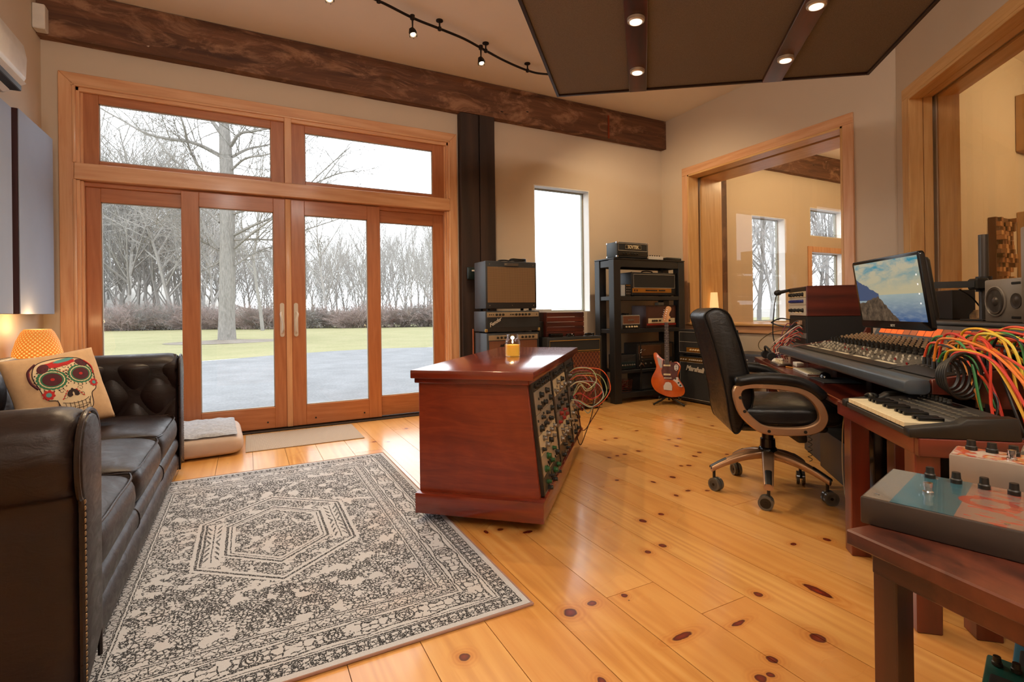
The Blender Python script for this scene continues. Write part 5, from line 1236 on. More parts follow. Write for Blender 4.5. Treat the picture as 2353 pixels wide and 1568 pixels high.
# amplifiers along the right wall
RW_ = -PI/2
MC = amp('combo_amplifier', 'black combo amplifier with white script lettering beside the guitar', (4.36, 4.24, .012), RW_, .635, .20, .50, TOLEX); feet(MC, .635, .2, .012)
grille(MC, .02, .615, .03, .43, BLKC, WPIP); panel(MC, .02, .615, .435, .485, plain('dim_gold_panel', '#7a5a2c', .35, .6), [.045, .08, .115, .17, .20, .225, .25, .28, .31, .34, .38, .42], .008, WPIP); text('logo_script', 'Marshall', .074, WPIP, MC, XZT(.235, -.006, .36) @ R(-.06), .003, .28, .003)
MH = amp('amplifier_head', 'black amplifier head with white piping on the combo with white lettering', (4.36, 4.245, .523), RW_, .645, .20, .285, TOLEX); feet(MH, .645, .2, .0105); grille(MH, .02, .625, .03, .255, BLKC, WPIP); g = G(); g.box((.02, -.004, .145), (.625, -.002, .148)); O('piping_line', g, WPIP, MH); panel(MH, .125, .56, .035, .085, GOLD, [.19, .225, .26, .295, .33, .40, .44], .010, CREAM)
RB = E('low_bench', 'low brown bench beside the right wall behind the chair', 'bench', (4.20, 3.53, 0), RW_); g = G(); g.box((0, 0, .44), (.60, .42, .47), .004); O('bench_top', g, DESKW['x'], RB)
for x in (.01, .56):
    for y in (.01, .37): g = G(); g.box((x, y, 0), (x+.03, y+.04, .44), .002); O('leg', g, DESKW['z'], RB)
RV = amp('stereo_receiver', 'dark grey receiver with small dials on the low bench behind the chair', (4.25, 3.50, .478), RW_, .50, .32, .12, plain('dark_grey_metal', '#3c3e42', .45, .4), 'receiver'); feet(RV, .5, .32, .008); panel(RV, .02, .48, .015, .10, plain('charcoal_panel', '#2a2c31', .4), [.09, .11, .24, .33, .4], .010, STEEL)
# ------------------------------------------------------------------ office chair
CHA = math.radians(-38)
CH = E('office_chair', 'black leather high back office chair with bronze arms at the console', 'chair', (2.59, 1.865, 0), CHA)
CLE = leather('black_leather', '#0c0c0d', '#161617', .33); CHM = plain('champagne_metal', '#ab8868', .32, .55, var=.04)
g = G(); g.lathe([(.0, .19), (.05, .192), (.052, .225), (.045, .25), (.04, .255), (.038, .30), (.03, .30), (.03, .385), (0, .385)], 20); O('gas_column', g, BLKG, CH)
for k in range(5):
    a = math.radians(72*k) - CHA; ml = R(a)
    g = G(ml); n = 8
    def lf(u, v):
        t = v; x = .02+.285*t; zc = .215 - .02*t - .075*t*t; wd = .034*(1-.32*t); th = .026*(1-.35*t)
        q = 2*PI*u; return (x, wd*math.copysign(abs(math.cos(q))**.6, math.cos(q)), zc+th*math.copysign(abs(math.sin(q))**.7, math.sin(q)))
    g.grid(lf, 16, 12, closed_u=True); bmesh.ops.holes_fill(g.bm, edges=g.bm.edges); lg = O('base_leg', g, CHM, CH, ang=1)
    g = G(ml); g.grid(lambda u, v: (lambda p: (p[0], p[1]*.75, max(p[2]+.004, 0)))(lf(u*.5, .72+.3*v)), 10, 5); O('tip_pad', g, BLK, lg, ang=1)
    ca = a + 1.1*k; mc = ml @ T(.29, 0, 0) @ R(ca)
    g = G(mc); g.cyl((0, 0, .055), (0, 0, .115), .008, n=8); g.box((-.02, -.006, .03), (.012, .006, .062), .004); cs = O('caster', g, BLK, lg)
    for s in (-1, 1):
        g = G(mc @ T(-.012, s*.014, .0365) @ Matrix.Rotation(PI/2, 4, 'X')); g.lathe([(.026, -.008), (.0365, -.008), (.0365, .008), (.026, .008), (.026, -.008)], 24); O('wheel', g, plain('smoky_wheel', '#55524c', .15, var=.05), cs)
        g = G(mc @ T(-.012, s*.014, .0365) @ Matrix.Rotation(PI/2, 4, 'X')); g.cyl((0, 0, -.007), (0, 0, .007), .026, n=20); g.cyl((0, 0, -.009), (0, 0, .009), .008, n=10); O('wheel_hub', g, BLKG, cs)
g = G(); g.box((-.12, -.09, .365), (.13, .09, .395), .01, 2); g.box((.08, -.22, .33), (.13, -.05, .375), .012, 2); O('tilt_mechanism', g, BLK, CH)
st = O('seat', cushion_fn(-.255, .255, -.215, .285, .41, .525, .02), CLE, CH, ang=1.6)
g = G(); g.box((-.20, -.225, .385), (.23, .225, .425), .03, 3); O('seat_pan', g, BLK, st)
bo2 = [(-.455, .99), (-.44, 1.02), (-.405, 1.038), (-.36, 1.03), (-.32, 1.0), (-.285, .93), (-.25, .85), (-.215, .76), (-.185, .68), (-.155, .60), (-.15, .54), (-.165, .47), (-.19, .41), (-.215, .375), (-.24, .385), (-.265, .46), (-.29, .56), (-.33, .68), (-.375, .80), (-.425, .92)]
bp = smooth_pts([(a+.085*max(0, b-.42)/.6, 0, b) for a, b in bo2], 3, True); g = G(); ys = [-.25, -.246, -.235, -.21, -.12, 0, .12, .21, .235, .246, .25]; sh = [.55, .78, .93, 1, 1, 1, 1, 1, .93, .78, .55]
def bk(u, v):
    i = int(round(v*(len(ys)-1))); p = bp[int(round(u*len(bp))) % len(bp)]
    zc = min(max(p.z, .42), .98); t = (zc-.37)/.66; mx = -.215-.105*t; k = sh[i]
    cx = mx+.0; bul = .02*math.sin(PI*min(max((p.z-.45)/.5, 0), 1))*(1 if p.x > cx else 0)*(1-(ys[i]/.25)**2)
    return (cx+(p.x-cx)*k+bul, ys[i]*(1-.12*max(0, (p.z-.85)/.2)), zc+(p.z-zc)*k)
g.grid(bk, len(bp), len(ys), closed_u=True); bmesh.ops.holes_fill(g.bm, edges=g.bm.edges); bmesh.ops.recalc_face_normals(g.bm, faces=g.bm.faces)
br = O('backrest', g, CLE, CH, ang=1.6)
for s in (-1, 1):
    g = G(); g.tube([(bk(i/len(bp), .2 if s < 0 else .8)[0], s*.239*(1-.12*max(0, (bp[i].z-.85)/.2)), bk(i/len(bp), .2 if s < 0 else .8)[2]) for i in range(len(bp))], .004, 5, True); O('seam_welt', g, CLE, br)
ao = [(-.24, .63), (-.11, .646), (.07, .628), (.157, .575), (.198, .49), (.172, .418), (.09, .388), (-.087, .388), (-.168, .43), (-.228, .507)]
ai = [(-.20, .608), (-.11, .622), (.055, .603), (.128, .552), (.157, .487), (.137, .45), (.07, .428), (-.075, .428), (-.14, .462), (-.195, .53)]
so, si = smooth_pts([(a, 0, b) for a, b in ao], 4, True), smooth_pts([(a, 0, b) for a, b in ai], 4, True)
for s in (-1, 1):
    g = G(); y0, y1 = s*.262, s*.30
    def ring(u, v):
        i = int(round(u*len(so))) % len(so); j = int(round(v*8)) % 8; o_, q = so[i], si[i]
        A_, B_ = (o_.lerp(q, .12), o_.lerp(q, .88)); k = [(o_, y0+(y1-y0)*.15), (o_, y0+(y1-y0)*.85), (A_, y1), (B_, y1), (q, y0+(y1-y0)*.85), (q, y0+(y1-y0)*.15), (B_, y0), (A_, y0)][j]
        return (k[0].x, k[1], k[0].z)
    g.grid(ring, len(so), 9, closed_u=True); bmesh.ops.remove_doubles(g.bm, verts=g.bm.verts, dist=1e-5); bmesh.ops.recalc_face_normals(g.bm, faces=g.bm.faces)
    am = O('arm_frame', g, CHM, CH, ang=.7)
    g = G(); ap = smooth_pts([(-.235, s*.281, .652), (-.11, s*.281, .672), (.03, s*.281, .664), (.12, s*.281, .63), (.185, s*.281, .575)], 5); g.tube(ap, [.022]+[.03]*(len(ap)-2)+[.018], 12); O('arm_pad', g, CLE, am, ang=1.2)
    g = G()
    for x, z in ((-.215, .575), (-.195, .505), (-.08, .407), (.09, .408)): g.cyl((x, s*.30, z), (x, s*.304, z), .008, n=10)
    O('bolt_heads', g, BLK, am, kind='stuff')
# ------------------------------------------------------------------ console desk (everything faces the chair)
def EF(name, label, cat, u, w_, z=0, group=None, rot=0): return E(name, label, cat, uw(u, w_, z), RZ+PI+rot, group)
def GF(u0, w0): return G(T(u0, -w0, 0) @ Matrix.Diagonal((-1, 1, 1, 1)))       # write (u, w, z) in an EF frame
DK = E('studio_desk', 'long dark red wooden desk under the mixing console', 'desk', (0, 0, 0), RZ)
g = G(); g.poly([(4.93, -.955), (2.56, -.875), (2.56, -1.545), (3.95, -1.545), (4.6, -1.80), (5.06, -1.75)], .565, .60, .003, 1); O('desk_top', g, wood('desk_stain', '#3a130d', '#6f2a1c', 'x', .2, .5, .9, .3, .05), DK)
for u, w_ in ((4.75, 1.05), (2.62, 1.15), (4.42, 1.62), (2.62, 1.45)): g = G(); g.box((u-.035, -w_-.035, 0), (u+.035, -w_+.035, .565), .003); O('leg', g, DESKW['z'], DK)
g = G(); g.box((2.66, -1.30, .49), (4.4, -1.27, .564), .002); O('apron', g, DESKW['x'], DK)
# mixing console
MCN = EU('mixing_console', 'large mixing console with tan knobs and a padded blue grey armrest', 'mixing console', 3.12, 1.25)
ARM = plain('blue_grey_vinyl', '#3c444c', .35, var=.12, nscale=30, bump=.25, bscale=300)
CG = plain('console_charcoal', '#2c2924', .5, var=.1); CGB = plain('console_grey_paint', '#545a60', .45)
g = GU(3.12, 1.25); g.poly(rrect(-1.03+0, .700, -.945, .758, .02, 4), 2.215, 4.05, .006, 2, YZ); g_ = O('padded_armrest', g, ARM, MCN, ang=.9)
s0, s1 = Vector((0, -1.03, .752)), Vector((0, -1.475, .832)); sy = (s1-s0).normalized(); sn = Vector((1, 0, 0)).cross(sy)
if sn.z < 0: sn = -sn
SLC = Matrix(((1, sy.x, sn.x, 0), (0, sy.y, sn.y, s0.y), (0, sy.z, sn.z, s0.z), (0, 0, 0, 1)))
def GC(): return G(T(-3.12, 1.25, 0) @ SLC)
g = GU(3.12, 1.25); g.hexa([(2.235, -1.03, .715), (4.03, -1.03, .715), (4.03, -1.50, .66), (2.235, -1.50, .66), (2.235, -1.03, .75), (4.03, -1.03, .75), (4.03, -1.48, .829), (2.235, -1.48, .829)]); O('console_chassis', g, CG, MCN)
for u in (2.215, 4.03):
    g = GU(3.12, 1.25); g.poly([(-1.034, .702), (-1.034, .757), (-1.475, .838), (-1.515, .922), (-1.525, .922), (-1.525, .655), (-1.25, .655), (-1.13, .70)], u, u+.02, .002, 1, YZ); O('end_cheek', g, MAHO['y'], MCN)
CF = N('console_faceplate'); v = CF.coord(); _f = CF.noise(v, 90, 2); CF.set(Base_Color=CF.ramp(_f, [(.35, lin('#33302a')), (.6, lin('#5a564c')), (.75, lin('#8a857a'))]), Roughness=.45)
NCH = 24; cu0, cp = 2.60, .0585
g = GC()
for i in range(NCH): g.box((cu0+i*cp+.001, .07, 0), (cu0+(i+1)*cp-.001, .445, .0025))
O('channel_strips', g, CF.mat, MCN, kind='stuff')
g = GC(); g.box((cu0, .02, 0), (cu0+NCH*cp, .068, .003)); O('front_trim', g, BLK, MCN)
g = GC(); rr_ = random.Random(4)
for i in range(5): a = cu0+.08+i*.27; g.box((a, .073, .0026), (a+.2, .088, .0034))
O('tape_label', g, plain('scribble_tape', '#bdb39c', .7), MCN, kind='stuff')
for col, mt in (('white', plain('ivory_button', '#d2cbb8', .4)), ('red', plain('red_button', '#8f1d1d', .4)), ('dark', BLK)):
    g = GC(); 
    for i in range(NCH):
        for j in range(9):
            q = rr_.random(); c = 'red' if q < .14 else ('dark' if q < .45 else 'white')
            if c != col: continue
            x = cu0+(i+.3+.4*(j % 2))*cp; y = .10+j*.0145
            if col == 'dark': g.box((x-.003, y-.003, .0025), (x+.003, y+.003, .006))
            else: g.tube([(x, y, .0025), (x, y, .013)], [.0036, .0042], 6)
    O('push_button', g, mt, MCN, kind='stuff')
TANK = plain('tan_knob_cap', '#a58a6a', .45); KM = [BLK, TANK, plain('dark_tan_knob', '#8a7455', .45)]
def big_knob(g, x, y, tan):
    g.mi = 0; g.lathe([(.0105, 0.0025), (.0105, .014), (.0085, .016)], 10, T(x, y, 0))
    g.mi = 1 if tan else 0; g.lathe([(.0078, .016), (.007, .031), (0, .032)], 10, T(x, y, 0)); return g
spots = sorted(((i, j) for i in range(NCH) for j in range(7)), key=lambda q: q[0]*.0585-q[1]*.01)
late = GC()
for k, (i, j) in enumerate(spots):
    x = cu0+(i+.5)*cp; y = .245+j*.031; tan = j > 1
    if k < 96: O('rotary_knob', big_knob(GC(), x, y, tan), KM, MCN)
    else: big_knob(late, x, y, tan)
O('rotary_knob', late, KM, MCN, kind='stuff')
# meter bridge
m0, m1 = Vector((0, -1.482, .83)), Vector((0, -1.525, .92)); my = (m1-m0).normalized(); mn = Vector((1, 0, 0)).cross(my); mn = mn if mn.y > 0 else -mn
MB_ = Matrix(((1, my.x, mn.x, 0), (0, my.y, mn.y, m0.y), (0, my.z, mn.z, m0.z), (0, 0, 0, 1)))
def GM(): return G(T(-3.12, 1.25, 0) @ MB_)
g = GM(); g.box((2.235, 0, -.03), (3.90, .108, 0), .002); O('meter_bridge', g, CGB, MCN)
ME = [emit('meter_glow_bright', '#e8662a', .9), emit('meter_glow_dim', '#b0603a', .45), emit('meter_glow_pale', '#b98a68', .3)]
for i in range(20):
    x = 3.80-i*.0785
    g = GM(); g.box((x-.034, .038, .0), (x+.034, .086, .003), .001); O('level_meter', g, ME[0 if i in (0, 1, 2, 3, 6, 7, 8, 11) else (1 if i < 13 else 2)], MCN)
g = GM()
for i in range(40): g.cyl((3.84-i*.04, .022, 0), (3.84-i*.04, .022, .004), .004, n=6)
O('screw_row', g, BLK, MCN, kind='stuff')
g = GU(3.12, 1.25)
for u in (2.3, 3.96): g.box((u-.05, -1.48, .0), (u+.05, -1.08, .66), .004)
O('console_pedestal', g, BLK, MCN) if False else None
for u in (2.32, 2.8, 3.4, 3.95): g = GU(3.12, 1.25); g.box((u-.035, -1.46, .601 if u > 2.5 else 0), (u+.035, -1.27, .675), .003); O('support', g, BLK, MCN)
g = GC(); g.box((2.26, .03, 0), (2.585, .44, .004), .001); PBY = O('patch_bay', g, BLK, MCN)
g = GC()
for i in range(9):
    for j in range(10): g.cyl((2.285+i*.035, .12+j*.032, .004), (2.285+i*.035, .12+j*.032, .0065), .006, n=8)
O('patch_jack', g, STEEL, PBY, kind='stuff')
# speaker shelf behind the console
SS = EU('speaker_shelf', 'dark shelf with a rounded front edge behind the console', 'shelf', 3.0, 1.78)
g = GU(3.0, 1.78); g.box((1.7, -2.04, .926), (3.92, -1.57, .95), .003); O('shelf_board', g, plain('dark_shelf_laminate', '#3b332d', .35), SS)
g = GU(3.0, 1.78); g.cyl((1.7, -1.57, .9375), (3.92, -1.57, .9375), .0125, n=12); O('edge_roll', g, plain('grey_vinyl_edge', '#56595c', .4), SS)
for u in (1.8, 3.84): g = GU(3.0, 1.78); g.box((u-.02, -2.02, 0), (u+.02, -1.60, .926), .002); O('side_support', g, DESKW['z'], SS)
# computer monitor on its arm
scr = N('seascape_screen'); sv = scr.n('ShaderNodeSeparateXYZ'); cv = scr.coord(); scr.l(cv, sv.inputs[0]); X, Z = sv.outputs[0], sv.outputs[2]
n1 = scr.noise(scr.coord(scale=(7, 1, 22)), 1.0, 5, .6, .4); n2 = scr.noise(scr.coord(scale=(30, 1, 30)), 1.0, 5, .65); n3 = scr.noise(scr.coord(scale=(14, 1, 60)), 1.0, 4, .6)
sky = scr.mix(scr.ramp(n1, [(.38, (0,)*3), (.58, (1,)*3)]), lin('#3a95ab'), lin('#c9bfa2')); sky = scr.mix(scr.math('MULTIPLY_ADD', Z, -7.0, 1.0, True), sky, lin('#cdbf98'))
sea = scr.mix(scr.math('MULTIPLY_ADD', Z, -7.0, -.1, True), lin('#a9b7b2'), lin('#1d4f8c')); sea = scr.mix(scr.ramp(n3, [(.45, (0,)*3), (.7, (.35,)*3)]), sea, lin('#b9c2c2'))
col = scr.mix(scr.math('GREATER_THAN', Z, scr.math('ADD', -.012, 0.0)), sea, sky)
mt = scr.math('LESS_THAN', Z, scr.math('ADD', scr.math('MULTIPLY_ADD', X, -.42, -.055), scr.math('MULTIPLY', n2, .03))); mt = scr.math('MULTIPLY', mt, scr.math('GREATER_THAN', Z, -.04)); mt = scr.math('MULTIPLY', mt, scr.math('LESS_THAN', X, -.08))
col = scr.mix(mt, col, lin('#4d5a78'))
hl = scr.math('ADD', scr.math('MINIMUM', scr.math('MULTIPLY_ADD', X, .18, .0), scr.math('MULTIPLY_ADD', X, -.80, -.085)), scr.math('MULTIPLY_ADD', n2, .05, -.03))
col = scr.mix(scr.math('LESS_THAN', Z, hl), col, scr.ramp(n2, [(.3, lin('#2e2620')), (.6, lin('#6e5a46')), (.8, lin('#8c7a62'))]))
scr.set(Base_Color=(0, 0, 0), Roughness=.25, Emission_Color=col, Emission_Strength=1.0)
MO = EF('computer_monitor', 'black computer monitor showing a seascape wallpaper on an arm above the console', 'monitor', 2.985, 1.225, 1.108); MO.rotation_euler = (Matrix.Rotation(RZ+PI+.09, 3, 'Z') @ Matrix.Rotation(.14, 3, 'X')).to_euler()
g = G(); g.poly(rrect(-.305, -.19, .305, .18, .018, 4), 0, .022, .006, 2, XZ @ T(0, 0, -.0)); O('bezel', g, BLKG, MO)
g = G(); g.box((-.27, .0, -.15), (.27, .045, .15), .02, 3); O('back_shell', g, BLK, MO)
g = G(); g.box((-.283, -.0235, -.148), (.283, -.0215, .163)); O('screen', g, scr.mat, MO, smooth=False)
text('lettering', 'acer', .022, INKW, MO, XZT(0, -.0228, -.169), .0005, 0, .0006)
g = G(); g.poly([(-.09, -.19), (.09, -.19), (.05, -.178), (-.05, -.178)], .0, .024, .002, 1, XZ); O('chin_bar', g, BLKG, MO)
g = G()
for k in range(4): g.box((.255, -.0245, .07-.045*k), (.263, -.0236, .078-.045*k))
O('desktop_icons', g, emit('icon_white', '#dfe6ea', .9), MO, kind='stuff')
MA = EU('monitor_stand', 'grey monitor arm pole clamped on the shelf behind the monitor', 'monitor arm', 3.245, 1.755, .9505)
GP = plain('graphite_metal', '#4c4743', .4, .5)
g = G(); g.cyl((0, 0, .008), (0, 0, .458), .021, n=20); O('pole', g, GP, MA)
g = G(); g.box((-.10, -.06, 0), (.10, .06, .008), .002); O('base_plate', g, BLK, MA)
g = G(); g.cyl((0, 0, .155), (0, 0, .235), .034, n=16); g.box((-.05, .0, .165), (.03, .06, .225), .008); O('clamp', g, BLK, MA)
P1 = Vector((-.02, .05, .195)); P2 = Vector((2.985-3.245, 1.755-1.30, 1.095-.9505)); mid = Vector((.05, .36, .195))
for p, q in ((P1, mid), (mid, P2)):
    d = (q-p); g = G(); g.tube([p, q], .024, 4); O('arm_link', g, BLK, MA)
g = G(); g.box((P2.x-.05, P2.y-.012, P2.z-.05), (P2.x+.05, P2.y+.012, P2.z+.05), .003); O('mount_plate', g, BLK, MA)
cable('monitor_cable', [uw(3.20, 1.62, 1.12), uw(3.25, 1.7, 1.08), uw(3.29, 1.78, 1.0), uw(3.3, 1.85, .956)], .004, '#0d0c0c', 'black cable hanging from the monitor arm to the shelf', plug=False)
# loudspeakers
SPG = plain('silver_grey_cabinet', '#8d857c', .4, .25, var=.04); CONE = plain('dark_cone', '#4a423c', .35, .2)
def speaker(label, u, w_, wd, ht, dp, wo, ro, tw, rt, vert, rot=0):
    e = EF('studio_monitor', label, 'loudspeaker', u, w_, .9505, rot=rot)
    g = G(); g.box((-wd/2, 0, 0), (wd/2, dp, ht), .008, 2); O('cabinet', g, SPG, e)
    rim = lambda x, z: T(x, 0, z) @ Matrix.Rotation(PI/2, 4, 'X')
    g = G(); g.lathe([(ro*1.08, 0), (ro*1.08, .005), (ro, .007), (ro*.96, .003)], 36, rim(*wo)); O('woofer_ring', g, SPG, e)
    g = G(); g.lathe([(ro*.96, .003), (ro*.88, .0075), (ro*.78, .003), (ro*.35, -.0+.001), (ro*.3, .006), (ro*.15, .010), (0, .011)], 36, rim(*wo)); O('woofer_cone', g, CONE, e, ang=1)
    g = G(); g.lathe([(rt*1.6, 0), (rt*1.6, .003), (rt*1.35, .002), (rt*.9, .0008), (rt*.5, .004), (0, .007)], 28, rim(*tw)); O('tweeter', g, CONE, e, ang=1)
    return e
s1_ = speaker('small grey studio loudspeaker lying on its side right of the monitor arm pole', 2.875, 1.63, .275, .205, .2, (-.052, .10), .068, (.085, .10), .022, False)
for z in (.018, .175): g = G(); g.box((.055, -.003, z), (.115, .002, z+.012), .004); O('port_slot', g, BLK, s1_)
speaker('tall grey loudspeaker cut by the right edge of the picture', 2.56, 1.59, .27, .42, .26, (0, .15), .095, (0, .33), .03, True)
g = EU('equipment_box', 'black square box on the shelf behind the monitor', 'box', 3.69, 1.83, .951)
q = G(); q.box((-.12, -.06, 0), (.12, .06, .175), .004); O('shell', q, BLK, g)
JR = EU('glass_jar', 'small clear glass jar on the shelf beside the monitor arm cable', 'jar', 3.42, 1.83, .951); q = G(); q.lathe([(0, .001), (.04, .001), (.045, .012), (.045, .03), (.03, .05), (.028, .056), (.024, .055), (.026, .05), (.04, .03), (.04, .012), (0, .006)], 20); O('glass_body', q, JG, JR)

# rack case of outboard gear standing on the desk
RKA = RZ+PI
RK = E('equipment_rack', 'wooden rack case of outboard gear on the far end of the desk', 'equipment rack', uw(4.88, 1.23, .6005), RKA)
g = G(); g.box((0, 0, .365), (.48, .42, .602), .004); O('wood_case', g, MAHO['y'], RK)
g = G(); g.box((-.0, .0, 0), (.48, .45, .364), .003); O('lower_case', g, plain('matte_black_case', '#0c0b0a', .6), RK)
rows = [('k', .565, .595, []), ('c', .515, .562, ['k']*5), ('s', .455, .512, ['b']*8), ('g', .37, .452, ['k']*4), ('k', .285, .34, []), ('k', .235, .282, []), ('g', .19, .232, []), ('k', .145, .187, []), ('g', .10, .142, []), ('k', .055, .098, [])]
KN_['b'] = plain('blue_knob', '#1c2a78', .4)
for mt, z0, z1, ks in rows:
    g = G(); g.box((.012, -.006, z0), (.468, .002, z1), .001); M_ = O('rack_unit', g, plain('pale_faceplate', '#b9b2a4', .4) if mt in 'sg' and z0 > .34 else PL[mt], RK)
    for i, k in enumerate(ks): g = G(T(0, -.006, 0) @ Matrix.Rotation(PI/2, 4, 'X')); knob_g(g, .09+i*.32/max(1, len(ks)-1), (z0+z1)/2, .013 if k == 'b' else .016, .024); O('knob', g, KN_[k], M_)
g = G(); g.box((.33, -.03, .295), (.39, -.006, .33), .003); O('wall_adapter', g, plain('beige_adapter', '#a88a70', .5), RK)
g = G(); g.box((.16, -.0085, .385), (.36, -.006, .405), .002); O('meter_window', g, CREAM, RK)
mic = E('handheld_microphone', 'black microphone jutting sideways from the top of the rack', 'microphone'); mic.parent = None
mw = T(*uw(4.88, 1.23, .6005)) @ R(RKA); 
g = G(); a, b = mw @ Vector((-.07, -.085, .565)), mw @ Vector((.13, -.035, .58)); g.tube([a, a+(b-a)*.2, a+(b-a)*.22, b], [.024, .024, .016, .013], 14); O('body', g, BLK, mic)
cable('instrument_cable', [a, mw @ Vector((-.0, -.12, .44)), mw @ Vector((-.02, -.13, .2)), mw @ Vector((.02, -.10, .05)), mw @ Vector((.06, -.09, .006))], .005, '#121111', 'black cable hanging down the left front of the equipment rack', plug=False)
cable('instrument_cable', [mw @ Vector((.06, -.014, .33)), mw @ Vector((-.05, -.06, .34)), mw @ Vector((-.16, -.1, .31)), mw @ Vector((-.17, -.1, .295)), mw @ Vector((-.05, -.06, .275)), mw @ Vector((.06, -.014, .27))], .006, '#1c2226', 'dark looped cable sticking out left of the equipment rack', plug=False)
cable('instrument_cable', [mw @ Vector((.08, -.014, .24)), mw @ Vector((-.06, -.12, .22)), mw @ Vector((-.2, -.2, .13)), mw @ Vector((-.22, -.2, .06)), mw @ Vector((-.12, -.16, .05)), mw @ Vector((-.05, -.1, .12))], .004, '#5e5236', 'olive cable looping out left of the equipment rack', plug=False)
RCC = ['#b93a2a', '#c9b4a6', '#3a2f5a', '#a6322a', '#d8c8bc', '#7a2a4a', '#c95a1f', '#2a2a3a', '#b0483a', '#c2a79a', '#8a3030', '#454060', '#d08a7a', '#702020']
RNC = ['red', 'pale', 'violet', 'dark red', 'white', 'plum', 'orange', 'navy', 'brick red', 'beige', 'maroon', 'slate', 'pink', 'deep red']
for i in range(22):
    x = .10+.34*rc.random(); z = .05+.27*i/22; dx = rc.uniform(-.12, -.02); y = rc.uniform(-.20, -.09)
    i %= 14; cable('patch_cable', [mw @ Vector((x, -.011, z)), mw @ Vector((x-.01, -.05, z+.012)), mw @ Vector((x*.7+.05, y, z*.62)), mw @ Vector((x*.5+dx*.3+.10, y-.01, z*.3+.015)), mw @ Vector((x*.4+.12, y*.9, .006))], .004, RCC[i], RNC[i]+' patch cable drooping from the equipment rack front', 'cable', 'patch cables on the equipment rack', plug=False)
# things on the desk
HP = EU('headphones', 'black headphones resting on the left end of the desk', 'headphones', 4.66, 1.01, .6005)
g = G(); g.tube([(.105*math.cos(t), -.01+.03*math.sin(t), .035+.075*math.sin(t)) for t in [PI*k/16 for k in range(17)]], .009, 8); O('headband', g, RUB, HP)
for x in (-.105, .105): g = G(T(x, 0, .036) @ Matrix.Rotation(PI/2, 4, 'Y')); g.lathe([(.0, -.016), (.03, -.016), (.036, -.004), (.034, .014), (.02, .018), (0, .018)], 18); O('ear_cup', g, RUB, HP)
def desk_box(name, label, cat, u, w_, a, b, h, mat, rot=0, bev=.004, z=.6005):
    e = EU(name, label, cat, u, w_, z); e.rotation_euler[2] += rot; g = G(); g.box((-a/2, -b/2, 0), (a/2, b/2, h), bev, 2); O('shell', g, mat, e); return e
desk_box('hard_drive', 'long white box at the left end of the desk beside the headphones', 'box', 4.40, 1.02, .20, .07, .028, WHT, -.3); dv = desk_box('interface_box', 'flat metal box with knobs on the desk near the headphones', 'audio device', 4.22, 1.0, .22, .10, .02, STEEL)
for k in range(5): g = G(); knob_g(g, -.09+k*.045, .012, .009, .03); g.bm.verts.ensure_lookup_table(); bmesh.ops.translate(g.bm, verts=g.bm.verts, vec=(0, 0, .012)); O('knob', g, CREAM, dv)
desk_box('white_block', 'small white device beside the armrest on the desk', 'audio device', 4.15, 1.10, .10, .05, .03, WHT); g = G(); g.cyl(uw(4.08, 1.0, .6046), uw(3.97, 1.05, .6046), .004, n=6); O('pencil', g, plain('orange_pencil', '#d0852a', .5), None, 'orange pencil lying on the desk beside the white keyboard', 'pencil')
KB = desk_box('computer_keyboard', 'thin white computer keyboard on the desk before the armrest', 'keyboard', 3.79, 1.075, .36, .125, .008, WHT, -.02, .003)
kg = random.Random(1)
for r_ in range(5):
    for c_ in range(14):
        g = G(); g.box((-.171+c_*.0245, -.056+r_*.0225, .008), (-.150+c_*.0245, -.037+r_*.0225, .0115), .001); O('key', g, CREAM, KB)
MP = EU('mouse_pad', 'dark grey mouse pad on the desk under the black mouse', 'mouse pad', 3.36, 1.085, .6005); g = G(); g.box((-.13, -.10, 0), (.13, .10, .004), .001); O('pad', g, plain('dark_grey_rubber', '#2b2d30', .7), MP)
MS = EU('computer_mouse', 'glossy black computer mouse on the mouse pad', 'mouse', 3.46, 1.062, .6048); g = G(); g.ball((0, 0, 0), 1, 20, sc=(.056, .031, .034)); bmesh.ops.bisect_plane(g.bm, geom=g.bm.verts[:]+g.bm.edges[:]+g.bm.faces[:], plane_co=(0, 0, 0), plane_no=(0, 0, 1), clear_inner=True); O('body', g, BLKG, MS, ang=1.5)
# under the desk
desk_box('computer_tower', 'black equipment case on the floor under the desk', 'computer', 3.45, 1.25, .5, .3, .25, BLK, 0, .006, .001); desk_box('computer_tower', 'second dark case with a pale frame under the desk', 'computer', 2.95, 1.25, .24, .35, .42, BLKG, 0, .006, .001)
desk_box('equipment_case', 'tall grey cabinet under the far end of the desk', 'cabinet', 3.95, 1.3, .35, .35, .46, plain('dark_grey_cabinet', '#232326', .5), 0, .006, .001)
coil('cable_coil', tuple(uw(2.62, .98, .001)), .08, 3, .005, BLK, 'small black cable coil on the floor behind the keyboard stand leg', flat=1, seed=9)
cable('white_cable', [uw(2.95, 1.0, .56), uw(2.97, .99, .4), uw(2.98, .99, .2), uw(2.9, .98, .05), uw(2.8, 1.0, .006)], .003, '#cfcac0', 'thin white cable hanging under the desk', plug=False)
g = G(); pc = [uw(3.55+.012*math.cos(i*.9), 1.0+.012*math.sin(i*.9), .56-.0045*i) for i in range(110)]; g.tube(pc, .0022, 4); O('coiled_cable', g, BLK, None, 'black coiled cable hanging from the desk behind the chair', 'cable')

